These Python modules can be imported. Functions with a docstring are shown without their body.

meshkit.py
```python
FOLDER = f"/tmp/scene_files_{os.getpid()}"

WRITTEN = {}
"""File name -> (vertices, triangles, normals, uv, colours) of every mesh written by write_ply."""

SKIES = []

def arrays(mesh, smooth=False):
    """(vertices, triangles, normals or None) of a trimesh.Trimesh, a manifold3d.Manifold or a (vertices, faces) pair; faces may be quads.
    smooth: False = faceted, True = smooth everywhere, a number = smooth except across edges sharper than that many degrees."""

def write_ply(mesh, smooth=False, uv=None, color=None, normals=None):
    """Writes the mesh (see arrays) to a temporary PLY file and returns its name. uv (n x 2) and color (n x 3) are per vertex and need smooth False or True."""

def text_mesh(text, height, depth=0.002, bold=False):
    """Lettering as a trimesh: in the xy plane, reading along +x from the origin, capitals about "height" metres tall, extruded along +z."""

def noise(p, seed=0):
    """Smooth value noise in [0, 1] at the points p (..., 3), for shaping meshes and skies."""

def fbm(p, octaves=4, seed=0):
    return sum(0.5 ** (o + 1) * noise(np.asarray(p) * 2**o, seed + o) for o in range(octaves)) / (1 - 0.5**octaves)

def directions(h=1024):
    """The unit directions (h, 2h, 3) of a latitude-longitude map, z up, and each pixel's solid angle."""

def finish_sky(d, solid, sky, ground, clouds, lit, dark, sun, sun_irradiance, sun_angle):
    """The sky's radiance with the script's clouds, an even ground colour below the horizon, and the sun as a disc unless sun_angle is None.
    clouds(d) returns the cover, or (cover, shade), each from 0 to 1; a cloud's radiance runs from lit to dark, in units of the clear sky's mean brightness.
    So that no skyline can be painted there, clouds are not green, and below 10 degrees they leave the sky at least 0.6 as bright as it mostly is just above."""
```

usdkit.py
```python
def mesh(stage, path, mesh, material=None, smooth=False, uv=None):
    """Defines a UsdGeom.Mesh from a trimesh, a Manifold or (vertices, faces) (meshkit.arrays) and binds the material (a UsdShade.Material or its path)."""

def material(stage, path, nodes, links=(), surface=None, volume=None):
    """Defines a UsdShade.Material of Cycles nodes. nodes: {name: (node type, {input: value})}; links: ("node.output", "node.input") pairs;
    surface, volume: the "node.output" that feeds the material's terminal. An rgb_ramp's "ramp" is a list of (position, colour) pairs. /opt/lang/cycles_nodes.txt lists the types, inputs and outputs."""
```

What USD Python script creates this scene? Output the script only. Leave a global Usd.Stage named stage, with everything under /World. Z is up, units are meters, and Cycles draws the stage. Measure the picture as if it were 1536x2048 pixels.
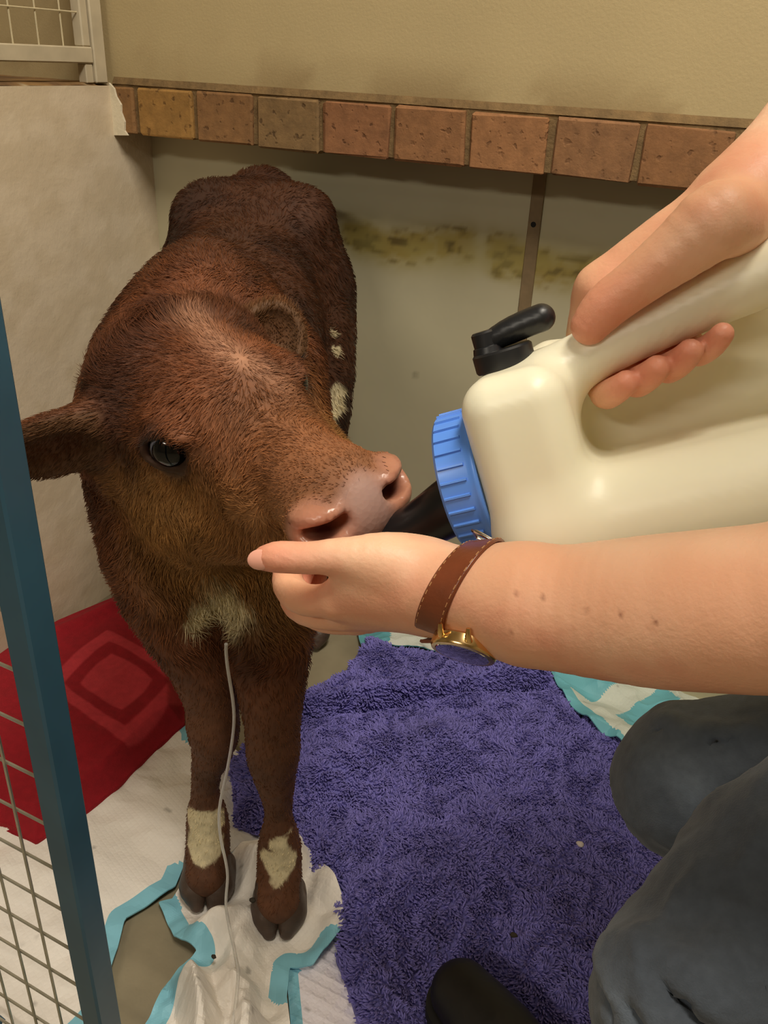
import math, numpy as np, trimesh, usdkit, meshkit
from pxr import Usd, UsdGeom, UsdLux, UsdShade, Gf, Sdf, Vt
from scipy.spatial import Delaunay
from shapely.geometry import Polygon, LineString, Point
import shapely

stage = Usd.Stage.CreateInMemory()
UsdGeom.SetStageUpAxis(stage, 'Z')
UsdGeom.Xform.Define(stage, '/World')
rng = np.random.default_rng(7)

# ------------------------------------------------------------------ camera
YAW, PITCH, ROLL, FPX = 0.449, 0.486, 0.048, 1716.0
EYE = np.array([1.14, -1.229, 1.0])
FW = np.array([-math.sin(YAW) * math.cos(PITCH), math.cos(YAW) * math.cos(PITCH), -math.sin(PITCH)])
_r = np.array([math.cos(YAW), math.sin(YAW), 0.0])
_u = np.cross(_r, FW)
RT = _r * math.cos(ROLL) + _u * math.sin(ROLL)
UP = _u * math.cos(ROLL) - _r * math.sin(ROLL)
cam = UsdGeom.Camera.Define(stage, '/World/camera')
cam.CreateHorizontalApertureAttr(36.0)
cam.CreateFocalLengthAttr(36.0 * FPX / 1536)
cam.CreateClippingRangeAttr(Gf.Vec2f(0.02, 50))
m = np.eye(4); m[0, :3], m[1, :3], m[2, :3], m[3, :3] = RT, UP, -FW, EYE
cam.AddTransformOp().Set(Gf.Matrix4d(*m.ravel().tolist()))
cam.CreateExposureAttr(0.10)

# ------------------------------------------------------------------ lights (ceiling fluorescents)
def rect_light(name, pos, w, h, watts, color, aim=(0, 0, -1)):
    L = UsdLux.RectLight.Define(stage, '/World/' + name)
    L.CreateWidthAttr(w); L.CreateHeightAttr(h)
    L.CreateIntensityAttr(watts); L.CreateColorAttr(Gf.Vec3f(*color))
    z = -np.array(aim, float) / np.linalg.norm(aim)
    x = np.cross([0, 1, 0], z); x /= np.linalg.norm(x); y = np.cross(z, x)
    M = np.eye(4); M[0, :3], M[1, :3], M[2, :3], M[3, :3] = x, y, z, pos
    L.AddTransformOp().Set(Gf.Matrix4d(*M.ravel().tolist()))
WARM = (1.0, 0.91, 0.77)
rect_light('lamp_light', (1.30, -0.97, 2.47), 0.4, 0.9, 37.0, WARM)
rect_light('lamp_light_001', (0.40, -3.35, 2.45), 1.2, 0.30, 25.0, WARM, (0, 0.75, -.66))

# ------------------------------------------------------------------ helpers
def at(px, py, depth):
    """A point of the place from a photograph pixel and its distance along the view."""
    return EYE + depth * (FW + RT * (px - 768) / FPX - UP * (py - 1024) / FPX)
def on_z(px, py, z):
    d = FW + RT * (px - 768) / FPX - UP * (py - 1024) / FPX
    return EYE + d * ((z - EYE[2]) / d[2])
def cv(x, y, z):
    return RT * x - UP * y + FW * z
def pix(p):
    d = np.asarray(p) - EYE; z = d @ FW
    return np.stack([768 + FPX * (d @ RT) / z, 1024 - FPX * (d @ UP) / z], -1)
def nrm(v):
    v = np.asarray(v, float); return v / np.linalg.norm(v)

names = {}
def fresh(path):
    n = names.get(path, 0); names[path] = n + 1
    return path if n == 0 else f'{path}_{n:03d}'
def tag(p, label=None, cat=None, group=None, kind=None):
    p = p.GetPrim() if hasattr(p, 'GetPrim') else p
    for k, v in (('label', label), ('category', cat), ('group', group), ('kind', kind)):
        if v: p.SetCustomDataByKey(k, v)
    return p
def thing(name, label, cat, group=None, loc=None):
    x = UsdGeom.Xform.Define(stage, fresh('/World/' + name))
    if loc is not None: x.AddTranslateOp().Set(Gf.Vec3d(*map(float, loc)))
    tag(x, label, cat, group)
    return x
def obj(name, mesh, mat, parent=None, smooth=30, tint=None, flat=False):
    base = str(parent.GetPath()) if parent is not None else '/World'
    path = fresh(base + '/' + name)
    if parent is not None:      # points are given in world space: take off the parents' shift
        M = UsdGeom.XformCache().GetLocalToWorldTransform(parent.GetPrim()); off = np.array(M.ExtractTranslation())
        if np.abs(off).max() > 0:
            v, f = (mesh.vertices, mesh.faces) if hasattr(mesh, 'vertices') else mesh[:2]
            mesh = trimesh.Trimesh(np.asarray(v) - off, f, process=False)
    g = usdkit.mesh(stage, path, mesh, mat, smooth=False if flat else True if tint is not None else smooth)
    if tint is not None:
        UsdGeom.PrimvarsAPI(g).CreatePrimvar('tint', Sdf.ValueTypeNames.Color3fArray, 'vertex').Set(Vt.Vec3fArray.FromNumpy(np.asarray(tint, np.float32)))
    return g
def curves(name, pts, widths, mat, parent, tint=None):
    """pts (n, k, 3) strands with root-to-tip widths (k) or (n, k); tint (n, 3)."""
    path = fresh(str(parent.GetPath()) + '/' + name)
    n, k = pts.shape[:2]
    H = UsdGeom.BasisCurves.Define(stage, path); H.CreateTypeAttr('linear')
    H.CreatePointsAttr(Vt.Vec3fArray.FromNumpy(pts.reshape(-1, 3).astype(np.float32)))
    H.CreateCurveVertexCountsAttr(Vt.IntArray.FromNumpy(np.full(n, k, np.int32)))
    w = np.broadcast_to(np.asarray(widths, np.float32), (n, k)).ravel()
    H.CreateWidthsAttr(Vt.FloatArray.FromNumpy(np.ascontiguousarray(w))); H.SetWidthsInterpolation('vertex')
    if tint is not None:
        UsdGeom.PrimvarsAPI(H).CreatePrimvar('tint', Sdf.ValueTypeNames.Color3fArray, 'uniform').Set(Vt.Vec3fArray.FromNumpy(np.asarray(tint, np.float32)))
    UsdShade.MaterialBindingAPI.Apply(H.GetPrim()).Bind(mat)
    tag(H, kind='stuff')
    return H
def lin(r, g, b):
    c = np.array([r, g, b]) / 255.0
    return np.where(c < 0.04045, c / 12.92, ((c + 0.055) / 1.055) ** 2.4)
def mixc(a, b, t):
    t = np.clip(np.asarray(t, float), 0, 1)[..., None]
    return np.asarray(a) * (1 - t) + np.asarray(b) * t
def step(x, a, b):
    t = np.clip((x - a) / (b - a), 0, 1); return t * t * (3 - 2 * t)
def fbm(p, o=4, s=0): return meshkit.fbm(np.asarray(p, float) + 50.0, o, s)

# ------------------------------------------------------------------ materials
def mat(name, color, rough=0.6, var=0.15, vscale=20, bump=0.0, bscale=80, bdist=0.002, detail=4, vec=None, **pr):
    """Principled surface: a colour (or 'tint' = the mesh's own colours) varied by noise, with a fine noise relief."""
    tinted = isinstance(color, str)
    c = (1, 1, 1) if tinted else color
    n = {'g': ('geometry', {}), 'n': ('noise_texture', {'scale': float(vscale), 'detail': float(detail)}),
         'r': ('rgb_ramp', {'ramp': [(0.25, [max(0, 1 - var)] * 3), (0.75, [1 + var] * 3)]}),
         'm': ('mix_color', {'blend_type': 'multiply', 'fac': 1.0, 'a': tuple(map(float, c)), 'use_clamp': False}),
         'p': ('principled_bsdf', {'roughness': float(rough), **pr})}
    l = [('g.position', 'n.vector'), ('n.fac', 'r.fac'), ('r.color', 'm.b'), ('m.result', 'p.base_color')]
    if tinted:
        n['t'] = ('attribute', {'attribute': 'tint'}); l.append(('t.color', 'm.a'))
    if bump:
        n['bn'] = ('noise_texture', {'scale': float(bscale), 'detail': 4.0, 'roughness': 0.6})
        n['b'] = ('bump', {'strength': float(bump), 'distance': float(bdist)})
        l += [('bn.fac', 'b.height'), ('b.normal', 'p.normal')]
        if vec:
            n['mp'] = ('mapping', {'scale': tuple(map(float, vec))}); l += [('g.position', 'mp.vector'), ('mp.vector', 'bn.vector')]
        else: l.append(('g.position', 'bn.vector'))
    return usdkit.material(stage, '/World/Looks/' + name, n, l, surface='p.BSDF')

# ------------------------------------------------------------------ organic shapes: smooth distance fields, meshed by surface nets
class Shape:
    def __init__(s): s.p = []
    def add(s, fn, c, rad, k, op): s.p.append((fn, np.asarray(c, float), float(rad), float(k), op)); return s
    def cone(s, a, b, ra, rb=None, k=0.02, op='u'):
        a, b = np.asarray(a, float), np.asarray(b, float); rb = ra if rb is None else rb
        ba = b - a; L = max(ba @ ba, 1e-12)
        def fn(p):
            t = np.clip((p - a) @ ba / L, 0, 1)
            return np.linalg.norm(p - a - t[:, None] * ba, axis=1) - (ra + (rb - ra) * t)
        return s.add(fn, (a + b) / 2, np.linalg.norm(ba) / 2 + max(ra, rb), k, op)
    def chain(s, pts, rs, k=0.02, op='u', sub=3):
        """One limb: a smooth curve through the joints with a radius at each."""
        from scipy.interpolate import PchipInterpolator
        P, rs = np.asarray(pts, float), np.asarray(rs, float)
        if len(P) > 2 and sub > 1:
            t = np.r_[0, np.cumsum(np.linalg.norm(np.diff(P, axis=0), axis=1))]
            q = np.unique(np.concatenate([np.linspace(t[i], t[i + 1], sub + 1) for i in range(len(t) - 1)]))
            P, rs = PchipInterpolator(t, P)(q), PchipInterpolator(t, rs)(q)
        A, BA = P[:-1], np.diff(P, axis=0); LL = np.maximum((BA ** 2).sum(1), 1e-12); dr = np.diff(rs)
        def fn(p):
            best = None
            for i in range(len(A)):
                pa = p - A[i]; t = np.clip(pa @ BA[i] / LL[i], 0, 1)
                d = np.sqrt(((pa - t[:, None] * BA[i]) ** 2).sum(1)) - (rs[i] + dr[i] * t)
                best = d if best is None else np.minimum(best, d)
            return best
        c = (P.min(0) + P.max(0)) / 2
        return s.add(fn, c, np.max(np.linalg.norm(P - c, axis=1) + rs), k, op)
    def ell(s, c, r, axes=None, k=0.02, op='u'):
        c, r = np.asarray(c, float), np.asarray(r, float); A = np.eye(3) if axes is None else np.asarray(axes, float)
        def fn(p):
            q = (p - c) @ A.T
            k0 = np.linalg.norm(q / r, axis=1); k1 = np.linalg.norm(q / r ** 2, axis=1)
            return np.where(k0 < 1e-6, -r.min(), k0 * (k0 - 1) / np.maximum(k1, 1e-9))
        return s.add(fn, c, r.max(), k, op)
    def box(s, c, half, axes=None, round=0.005, k=0.01, op='u'):
        c, h = np.asarray(c, float), np.asarray(half, float) - round; A = np.eye(3) if axes is None else np.asarray(axes, float)
        def fn(p):
            q = np.abs((p - c) @ A.T) - h
            return np.linalg.norm(np.maximum(q, 0), axis=1) + np.minimum(q.max(1), 0) - round
        return s.add(fn, c, np.linalg.norm(half), k, op)
    def __call__(s, p, far=0.2):
        d = np.full(len(p), far)
        lo, hi = p.min(0), p.max(0)
        for fn, c, rad, k, op in s.p:
            reach = rad + 0.05 + k
            if np.linalg.norm(np.maximum(0, np.maximum(lo - c, c - hi))) > reach: continue
            m = ((p - c) ** 2).sum(1) < reach * reach
            if not m.any(): continue
            e, a = fn(p[m]), d[m]
            if op == 's': e, a = e, -a
            if op == 'i': e, a = -e, -a
            h = np.maximum(k - np.abs(a - e), 0) / max(k, 1e-9)
            v = np.minimum(a, e) - h * h * k / 4
            d[m] = v if op == 'u' else -v
        return d
    def mesh(s, h, B=8, newton=2):
        lo = np.min([c - r for _, c, r, _, op in s.p if op == 'u'], 0) - 4 * h
        hi = np.max([c + r for _, c, r, _, op in s.p if op == 'u'], 0) + 4 * h
        S = B * h
        nb = np.ceil((hi - lo) / S).astype(int)
        gi = np.stack(np.meshgrid(*[np.arange(n) for n in nb], indexing='ij'), -1).reshape(-1, 3)
        big = gi // 6; order = np.lexsort(big.T); gi = gi[order]; key = (big[order] * [10 ** 8, 10 ** 4, 1]).sum(1)
        cuts = np.r_[0, np.nonzero(np.diff(key))[0] + 1, len(gi)]
        cen = lo + (gi + 0.5) * S
        loc = np.stack(np.meshgrid(*[np.arange(B + 1)] * 3, indexing='ij'), -1).reshape(-1, 3)
        blocks, vals = [], []
        for a, b in zip(cuts[:-1], cuts[1:]):
            act = np.abs(s(cen[a:b])) < S * 1.15
            if not act.any(): continue
            g = gi[a:b][act]
            q = lo + (g[:, None] * B + loc).reshape(-1, 3) * h
            blocks.append(g); vals.append(s(q).reshape(-1, B + 1, B + 1, B + 1))
        g, v = np.vstack(blocks), np.vstack(vals)
        big = np.array([2 ** 42, 2 ** 21, 1])
        inside = v < 0
        cs = np.array([(i, j, k) for i in (0, 1) for j in (0, 1) for k in (0, 1)])
        cnt = sum(inside[:, i:B + i, j:B + j, k:B + k].astype(np.int8) for i, j, k in cs)
        b, i, j, k = np.nonzero((cnt > 0) & (cnt < 8))
        cell = g[b] * B + np.stack([i, j, k], 1)
        cv_ = np.stack([v[b, i + x, j + y, k + z] for x, y, z in cs], 1)
        acc, n = np.zeros((len(b), 3)), np.zeros(len(b))
        for e0 in range(8):
            for e1 in range(e0 + 1, 8):
                if np.abs(cs[e0] - cs[e1]).sum() != 1: continue
                a0, a1 = cv_[:, e0], cv_[:, e1]; x = (a0 < 0) != (a1 < 0)
                t = np.where(x, a0 / np.where(x, a0 - a1, 1), 0)
                acc += np.where(x[:, None], cs[e0] + t[:, None] * (cs[e1] - cs[e0]), 0); n += x
        pos = lo + (cell + acc / n[:, None]) * h
        ck = (cell * big).sum(1); o = np.argsort(ck); ck, pos = ck[o], pos[o]
        quads = []
        for ax in range(3):
            sl0 = [slice(None)] + [slice(0, B)] * 3; sl1 = list(sl0); sl1[ax + 1] = slice(1, B + 1)
            a0, a1 = inside[tuple(sl0)], inside[tuple(sl1)]
            b, i, j, k = np.nonzero(a0 != a1)
            flip = a0[b, i, j, k]
            c0 = g[b] * B + np.stack([i, j, k], 1)
            u_, w_ = (ax + 1) % 3, (ax + 2) % 3
            ids, ok = [], np.ones(len(b), bool)
            for du, dw in ((-1, -1), (0, -1), (0, 0), (-1, 0)):
                c = c0.copy(); c[:, u_] += du; c[:, w_] += dw
                kk = (c * big).sum(1); at_ = np.minimum(np.searchsorted(ck, kk), len(ck) - 1)
                ok &= ck[at_] == kk; ids.append(at_)
            q = np.stack(ids, 1)
            q = np.where(flip[:, None], q, q[:, ::-1])
            quads.append(q[ok])
        q = np.vstack(quads)
        f = np.vstack([q[:, [0, 1, 2]], q[:, [0, 2, 3]]])
        for _ in range(newton):
            d, gr = s.grad(pos, h * 0.5)
            pos = pos - np.clip(d, -h, h)[:, None] * gr
        return trimesh.Trimesh(pos, f, process=False)
    def sorted_eval(s, p):
        key = np.floor(p / 0.12).astype(int); key = (key * [10 ** 8, 10 ** 4, 1]).sum(1)
        o = np.argsort(key, kind='stable'); ks = key[o]; cuts = np.r_[0, np.nonzero(np.diff(ks))[0] + 1, len(p)]
        d = np.empty(len(p))
        for a, b in zip(cuts[:-1], cuts[1:]): d[o[a:b]] = s(p[o[a:b]])
        return d
    def grad(s, p, e):
        d = s.sorted_eval(p)
        gr = np.stack([s.sorted_eval(p + np.eye(3)[k] * e) - d for k in range(3)], 1)
        n = np.linalg.norm(gr, axis=1, keepdims=True)
        return d * e / np.maximum(n[:, 0], 1e-9) * 1.0, gr / np.maximum(n, 1e-12)

def hit(shape, px, py, t0=.3, t1=1.4):
    """Where the sight line of a photograph pixel first meets a shape."""
    d = nrm(at(px, py, 1) - EYE); t = np.linspace(t0, t1, 800); s_ = shape(EYE + t[:, None] * d); k = np.nonzero(s_ < 0)[0]
    return EYE + t[k[0]] * d if len(k) else None
def tube(pts, r, sides=10, caps=True, closed=False):
    p = np.asarray(pts, float); n = len(p); rr = np.broadcast_to(r, (n,))
    t = np.gradient(p, axis=0) if not closed else np.roll(p, -1, 0) - np.roll(p, 1, 0)
    t /= np.linalg.norm(t, axis=1, keepdims=True)
    ref = np.array([0, 0, 1.0]) if abs(t[0, 2]) < 0.9 else np.array([1.0, 0, 0])
    A = [nrm(np.cross(t[0], ref))]
    for i in range(1, n):
        a = A[-1] - t[i] * (A[-1] @ t[i]); A.append(nrm(a))
    A = np.array(A); Bv = np.cross(t, A); ang = np.arange(sides) * 2 * np.pi / sides
    v = (p[:, None] + rr[:, None, None] * (np.cos(ang)[None, :, None] * A[:, None] + np.sin(ang)[None, :, None] * Bv[:, None])).reshape(-1, 3)
    f = []
    m_ = n if closed else n - 1
    for i in range(m_):
        i2 = (i + 1) % n
        for j in range(sides):
            j2 = (j + 1) % sides
            f += [(i * sides + j, i * sides + j2, i2 * sides + j2), (i * sides + j, i2 * sides + j2, i2 * sides + j)]
    if caps and not closed:
        v = np.vstack([v, p[0], p[-1]]); a, b = len(v) - 2, len(v) - 1
        for j in range(sides):
            j2 = (j + 1) % sides
            f += [(a, j2, j), (b, (n - 1) * sides + j, (n - 1) * sides + j2)]
    return trimesh.Trimesh(v, f, process=False)
def spline(pts, n):
    from scipy.interpolate import CubicSpline
    p = np.asarray(pts, float); s = np.r_[0, np.cumsum(np.linalg.norm(np.diff(p, axis=0), axis=1))]
    return CubicSpline(s, p)(np.linspace(0, s[-1], n))
def bar(lo, hi, r=0.0015):
    """A box with chamfered edges."""
    import manifold3d
    lo, hi = np.array(lo, float), np.array(hi, float); r = min(r, *(0.3 * (hi - lo)))
    P = []
    for sx in (0, 1):
        for sy in (0, 1):
            for sz in (0, 1):
                c = np.where([sx, sy, sz], hi, lo); inn = np.where([sx, sy, sz], -r, r)
                for ax in range(3):
                    q = c + inn; q[ax] = c[ax]; P.append(q)
    return trimesh.convex.convex_hull(np.array(P))
def lathe(prof, origin, axis, up=None, n=48):
    """Revolve (t, r) pairs about an axis."""
    ax = nrm(axis); a = nrm(np.cross(ax, up if up is not None else ([0, 0, 1] if abs(ax[2]) < 0.9 else [1, 0, 0]))); b = np.cross(ax, a)
    th = np.arange(n) * 2 * np.pi / n; prof = np.asarray(prof, float); k = len(prof)
    v = (np.asarray(origin) + prof[:, 0, None, None] * ax + prof[:, 1, None, None] * (np.cos(th)[:, None] * a + np.sin(th)[:, None] * b)[None]).reshape(-1, 3)
    f = []
    for i in range(k - 1):
        for j in range(n):
            j2 = (j + 1) % n
            f += [(i * n + j, (i + 1) * n + j2, i * n + j2), (i * n + j, (i + 1) * n + j, (i + 1) * n + j2)]
    m_ = trimesh.Trimesh(v, f, process=True)
    m_.fix_normals()
    return m_
def grid_wall(o, ux, uy, w, h, step_, holes=None):
    nx, ny = max(1, int(round(w / step_))), max(1, int(round(h / step_)))
    s, t = np.meshgrid(np.linspace(0, w, nx + 1), np.linspace(0, h, ny + 1), indexing='ij')
    v = np.asarray(o) + s.reshape(-1, 1) * np.asarray(ux) + t.reshape(-1, 1) * np.asarray(uy)
    i = np.arange((nx + 1) * (ny + 1)).reshape(nx + 1, ny + 1)
    f = np.stack([i[:-1, :-1], i[1:, :-1], i[1:, 1:], i[:-1, 1:]], -1).reshape(-1, 4)
    return trimesh.Trimesh(v, np.vstack([f[:, [0, 1, 2]], f[:, [0, 2, 3]]]), process=False)
def sheet(poly, h, zfun, thick=0.002, inner=0.0, floor=None):
    """A cloth over the plan polygon: top at zfun(xy), a little thickness below. Returns mesh, and the plan distance of each vertex to the edge."""
    poly = Polygon(poly).buffer(0) if not hasattr(poly, 'geom_type') else poly; poly = poly if poly.geom_type == 'Polygon' else max(poly.geoms, key=lambda g: g.area)
    x0, y0, x1, y1 = poly.bounds
    r = np.random.default_rng(3)
    gx, gy = np.meshgrid(np.arange(x0, x1, h), np.arange(y0, y1, h * 0.87), indexing='ij')
    gx = gx + (np.arange(gx.shape[1]) % 2)[None] * h / 2
    pts = np.stack([gx.ravel(), gy.ravel()], 1)
    ins = shapely.contains_xy(poly.buffer(-0.55 * h), pts[:, 0], pts[:, 1])
    def ring(g):
        L = g.length; n = max(8, int(L / h)); return np.array([g.interpolate(s).coords[0] for s in np.linspace(0, L, n, endpoint=False)])
    edge = ring(poly.exterior)
    pts = pts[ins]
    if inner:
        ib = poly.buffer(-inner)
        ex = [ring(g.exterior) for g in (ib.geoms if ib.geom_type == 'MultiPolygon' else [ib]) if not g.is_empty]
        for e in ex:
            d = shapely.distance(shapely.linestrings(np.vstack([e, e[:1]])), shapely.points(pts)); pts = pts[d > 0.45 * h]
        pts = np.vstack([pts] + ex)
    pts = np.vstack([edge, pts])
    tri = Delaunay(pts).simplices
    c = pts[tri].mean(1); tri = tri[shapely.contains_xy(poly, c[:, 0], c[:, 1])]
    a = pts[tri]; ar = np.cross(a[:, 1] - a[:, 0], a[:, 2] - a[:, 0]); tri[ar < 0] = tri[ar < 0][:, ::-1]
    z = zfun(pts); n = len(pts); ne = len(edge)
    e2e = shapely.distance(poly.exterior, shapely.points(pts))
    zb = z - thick if floor is None else np.full(n, floor)
    v = np.vstack([np.c_[pts, z], np.c_[pts, zb]])
    i = np.arange(ne); j = (i + 1) % ne
    area = 0.5 * np.sum(edge[:, 0] * np.roll(edge[:, 1], -1) - np.roll(edge[:, 0], -1) * edge[:, 1])
    if area < 0: i, j = j, i
    side = np.vstack([np.stack([i, n + i, n + j], 1), np.stack([i, n + j, j], 1)])
    f = np.vstack([tri, tri[:, ::-1] + n, side])
    return trimesh.Trimesh(v, f, process=False), np.r_[e2e, e2e], len(tri)
def sub_mesh(mesh, keep):
    f = mesh.faces[keep]; u, inv = np.unique(f, return_inverse=True)
    return trimesh.Trimesh(mesh.vertices[u], inv.reshape(-1, 3), process=False), u
# ================================================================== CALF
T0 = np.array([0.30, -0.005, 0.0]); BF = nrm([0.36, -0.628, 0]); BL = np.array([-BF[1], BF[0], 0]); ZZ = np.array([0, 0, 1.0])
def cb(f, l, z): return T0 + f * BF + l * BL + z * ZZ
HO = np.array([0.706, -0.648, 0.730]); HS = 1.02
HA, HL, HD = np.array([0.909, -0.41, -0.028]), np.array([0.398, 0.871, 0.285]), np.array([-0.092, -0.271, 0.955])
HAX = np.stack([HA, HL, HD])
def hd(a, l, d): return HO + HS * (a * HA + l * HL + d * HD)
calf = Shape()
# trunk
calf.ell(cb(.10, -.004, .695), (.15, .113, .135), (BF, BL, ZZ), .05)
for s in (-1, 1):
    calf.ell(cb(.11, s * .075, .778), (.07, .045, .045), (BF, BL, ZZ), .05)
    calf.ell(cb(.03, s * .07, .72), (.06, .05, .07), (BF, BL, ZZ), .05)
calf.ell(cb(.005, .004, .812), (.045, .036, .026), (BF, BL, ZZ), .05)
calf.ell(cb(.24, -.010, .655), (.18, .106, .14), (BF, BL, ZZ), .06)
calf.ell(cb(.36, -.022, .622), (.20, .126, .158), (BF, BL, ZZ), .06)
calf.ell(cb(.52, -.022, .61), (.15, .115, .15), (BF, BL, ZZ), .06)
calf.ell(cb(.46, -.025, .74), (.10, .05, .045), (BF, BL, ZZ), .05)
for s in (-1, 1):
    calf.cone(cb(.52, s * .072 - .012, .68), cb(.61, s * .076, .53), .05, .046, .05)
calf.ell(cb(.64, 0, .53), (.075, .075, .10), (BF, BL, ZZ), .05)
# neck
calf.chain([cb(.50, -.03, .70), hd(-.16, -.03, -.085), hd(-.07, -.01, -.05)], [.088, .078, .07], .05)
calf.chain([cb(.62, 0, .56), hd(-.08, -.01, -.13), hd(-.02, 0, -.10)], [.095, .078, .06], .05)
calf.cone(cb(.46, -.03, .76), hd(-.14, -.01, -.02), .036, .036, .05)
# hind legs
for s in (-1, 1):
    calf.chain([cb(.10, s * .068, .66), cb(.17, s * .088, .50), cb(.07, s * .095, .31), cb(.045, s * .09, .285)], [.088, .064, .036, .03], .05)
    calf.chain([cb(.045, s * .09, .285), cb(.075, s * .088, .13), cb(.08, s * .088, .085), cb(.105, s * .088, .045)], [.029, .021, .028, .028], .02)
# tail
calf.chain([cb(-.005, 0, .79), cb(-.045, .01, .73), cb(-.05, .015, .55), cb(-.045, .02, .36)], [.022, .018, .013, .012], .02)
calf.cone(cb(-.045, .02, .40), cb(-.04, .025, .26), .012, .022, .03)
# front legs: shoulder - elbow - knee - fetlock - pastern
FLEGS = []
for s, bx in ((-1, np.array([0.602, -0.600, 0])), (1, np.array([0.706, -0.588, 0]))):
    ft = bx + ZZ * .105
    kn = bx + ZZ * .285 + (BL * .018 if s < 0 else -BL * .004) + BF * .012
    el = cb(.665, s * .058, .47)
    calf.chain([cb(.60, s * .085, .58), el, kn + ZZ * .035, kn - ZZ * .02, bx + ZZ * .17 + BF * .002, ft, bx + ZZ * .045 + BF * .03],
               [.066, .056, .032, .0285, .0165, .0275, .0290], .02)
    calf.ell(kn + BF * .008, (.02, .022, .03), (BF, BL, ZZ), .02)
    FLEGS.append((s, bx, ft, kn))
# head
def EYEW(s): return nrm(HL * s * .72 + HA * .62 + HD * .22)
calf.ell(hd(-.055, 0, -.020), np.array((.085, .076, .062)) * HS, HAX, .03)
calf.ell(hd(-.005, 0, -.026), np.array((.060, .062, .048)) * HS, HAX, .03)
calf.ell(hd(-.118, 0, .020), np.array((.032, .046, .032)) * HS, HAX, .03)
for s in (-1, 1): calf.ell(hd(-.105, s * .045, -.012), np.array((.042, .045, .045)) * HS, HAX, .03)
calf.cone(hd(.02, 0, -.034), hd(.15, 0, -.030), .041 * HS, .034 * HS, .03)
for s in (-1, 1):
    calf.cone(hd(-.045, s * .040, -.110), hd(.07, s * .022, -.097), .050 * HS, .031 * HS, .04)
    calf.ell(hd(-.004, s * .062, .000), np.array((.026, .010, .007)) * HS, HAX, .014)
    calf.ell(hd(.05, s * .036, -.055), np.array((.045, .016, .024)) * HS, HAX, .03)
calf.cone(hd(-.03, 0, -.125), hd(.12, 0, -.092), .036 * HS, .022 * HS, .03)
calf.ell(hd(.142, 0, -.042), np.array((.044, .046, .034)) * HS, HAX, .02)
calf.ell(hd(.160, 0, -.038), np.array((.026, .042, .027)) * HS, HAX, .015)
for s in (-1, 1):
    calf.ell(hd(.159, s * .034, -.038), np.array((.025, .018, .020)) * HS, HAX, .012)
calf.ell(hd(.144, 0, -.086), np.array((.03, .026, .016)) * HS, HAX, .012)
calf.box(hd(.158, 0, -.0715), (.04, .06, .004), HAX, .003, .006, 's')
for s in (-1, 1):   # nostrils and eye sockets
    n_ax = np.stack([nrm(HA * .75 - s * HL * .6 + HD * .12), nrm(np.cross(HD, HA * .75 - s * HL * .6)), HD]); n_ax[2] = np.cross(n_ax[0], n_ax[1])
    calf.ell(hd(.173, s * .031, -.027), np.array((.018, .017, .0110)) * HS, n_ax, .008, 's')
    calf.ell(hd(.166, s * .034, -.018), np.array((.020, .012, .006)) * HS, n_ax, .008)
    calf.ell(hd(-.011, s * .061, -.021) + .0145 * EYEW(s), np.array((.018, .018, .018)) * HS, HAX, .010, 's')
EYES = [(s, hd(-.011, s * .061, -.021)) for s in (-1, 1)]
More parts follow.
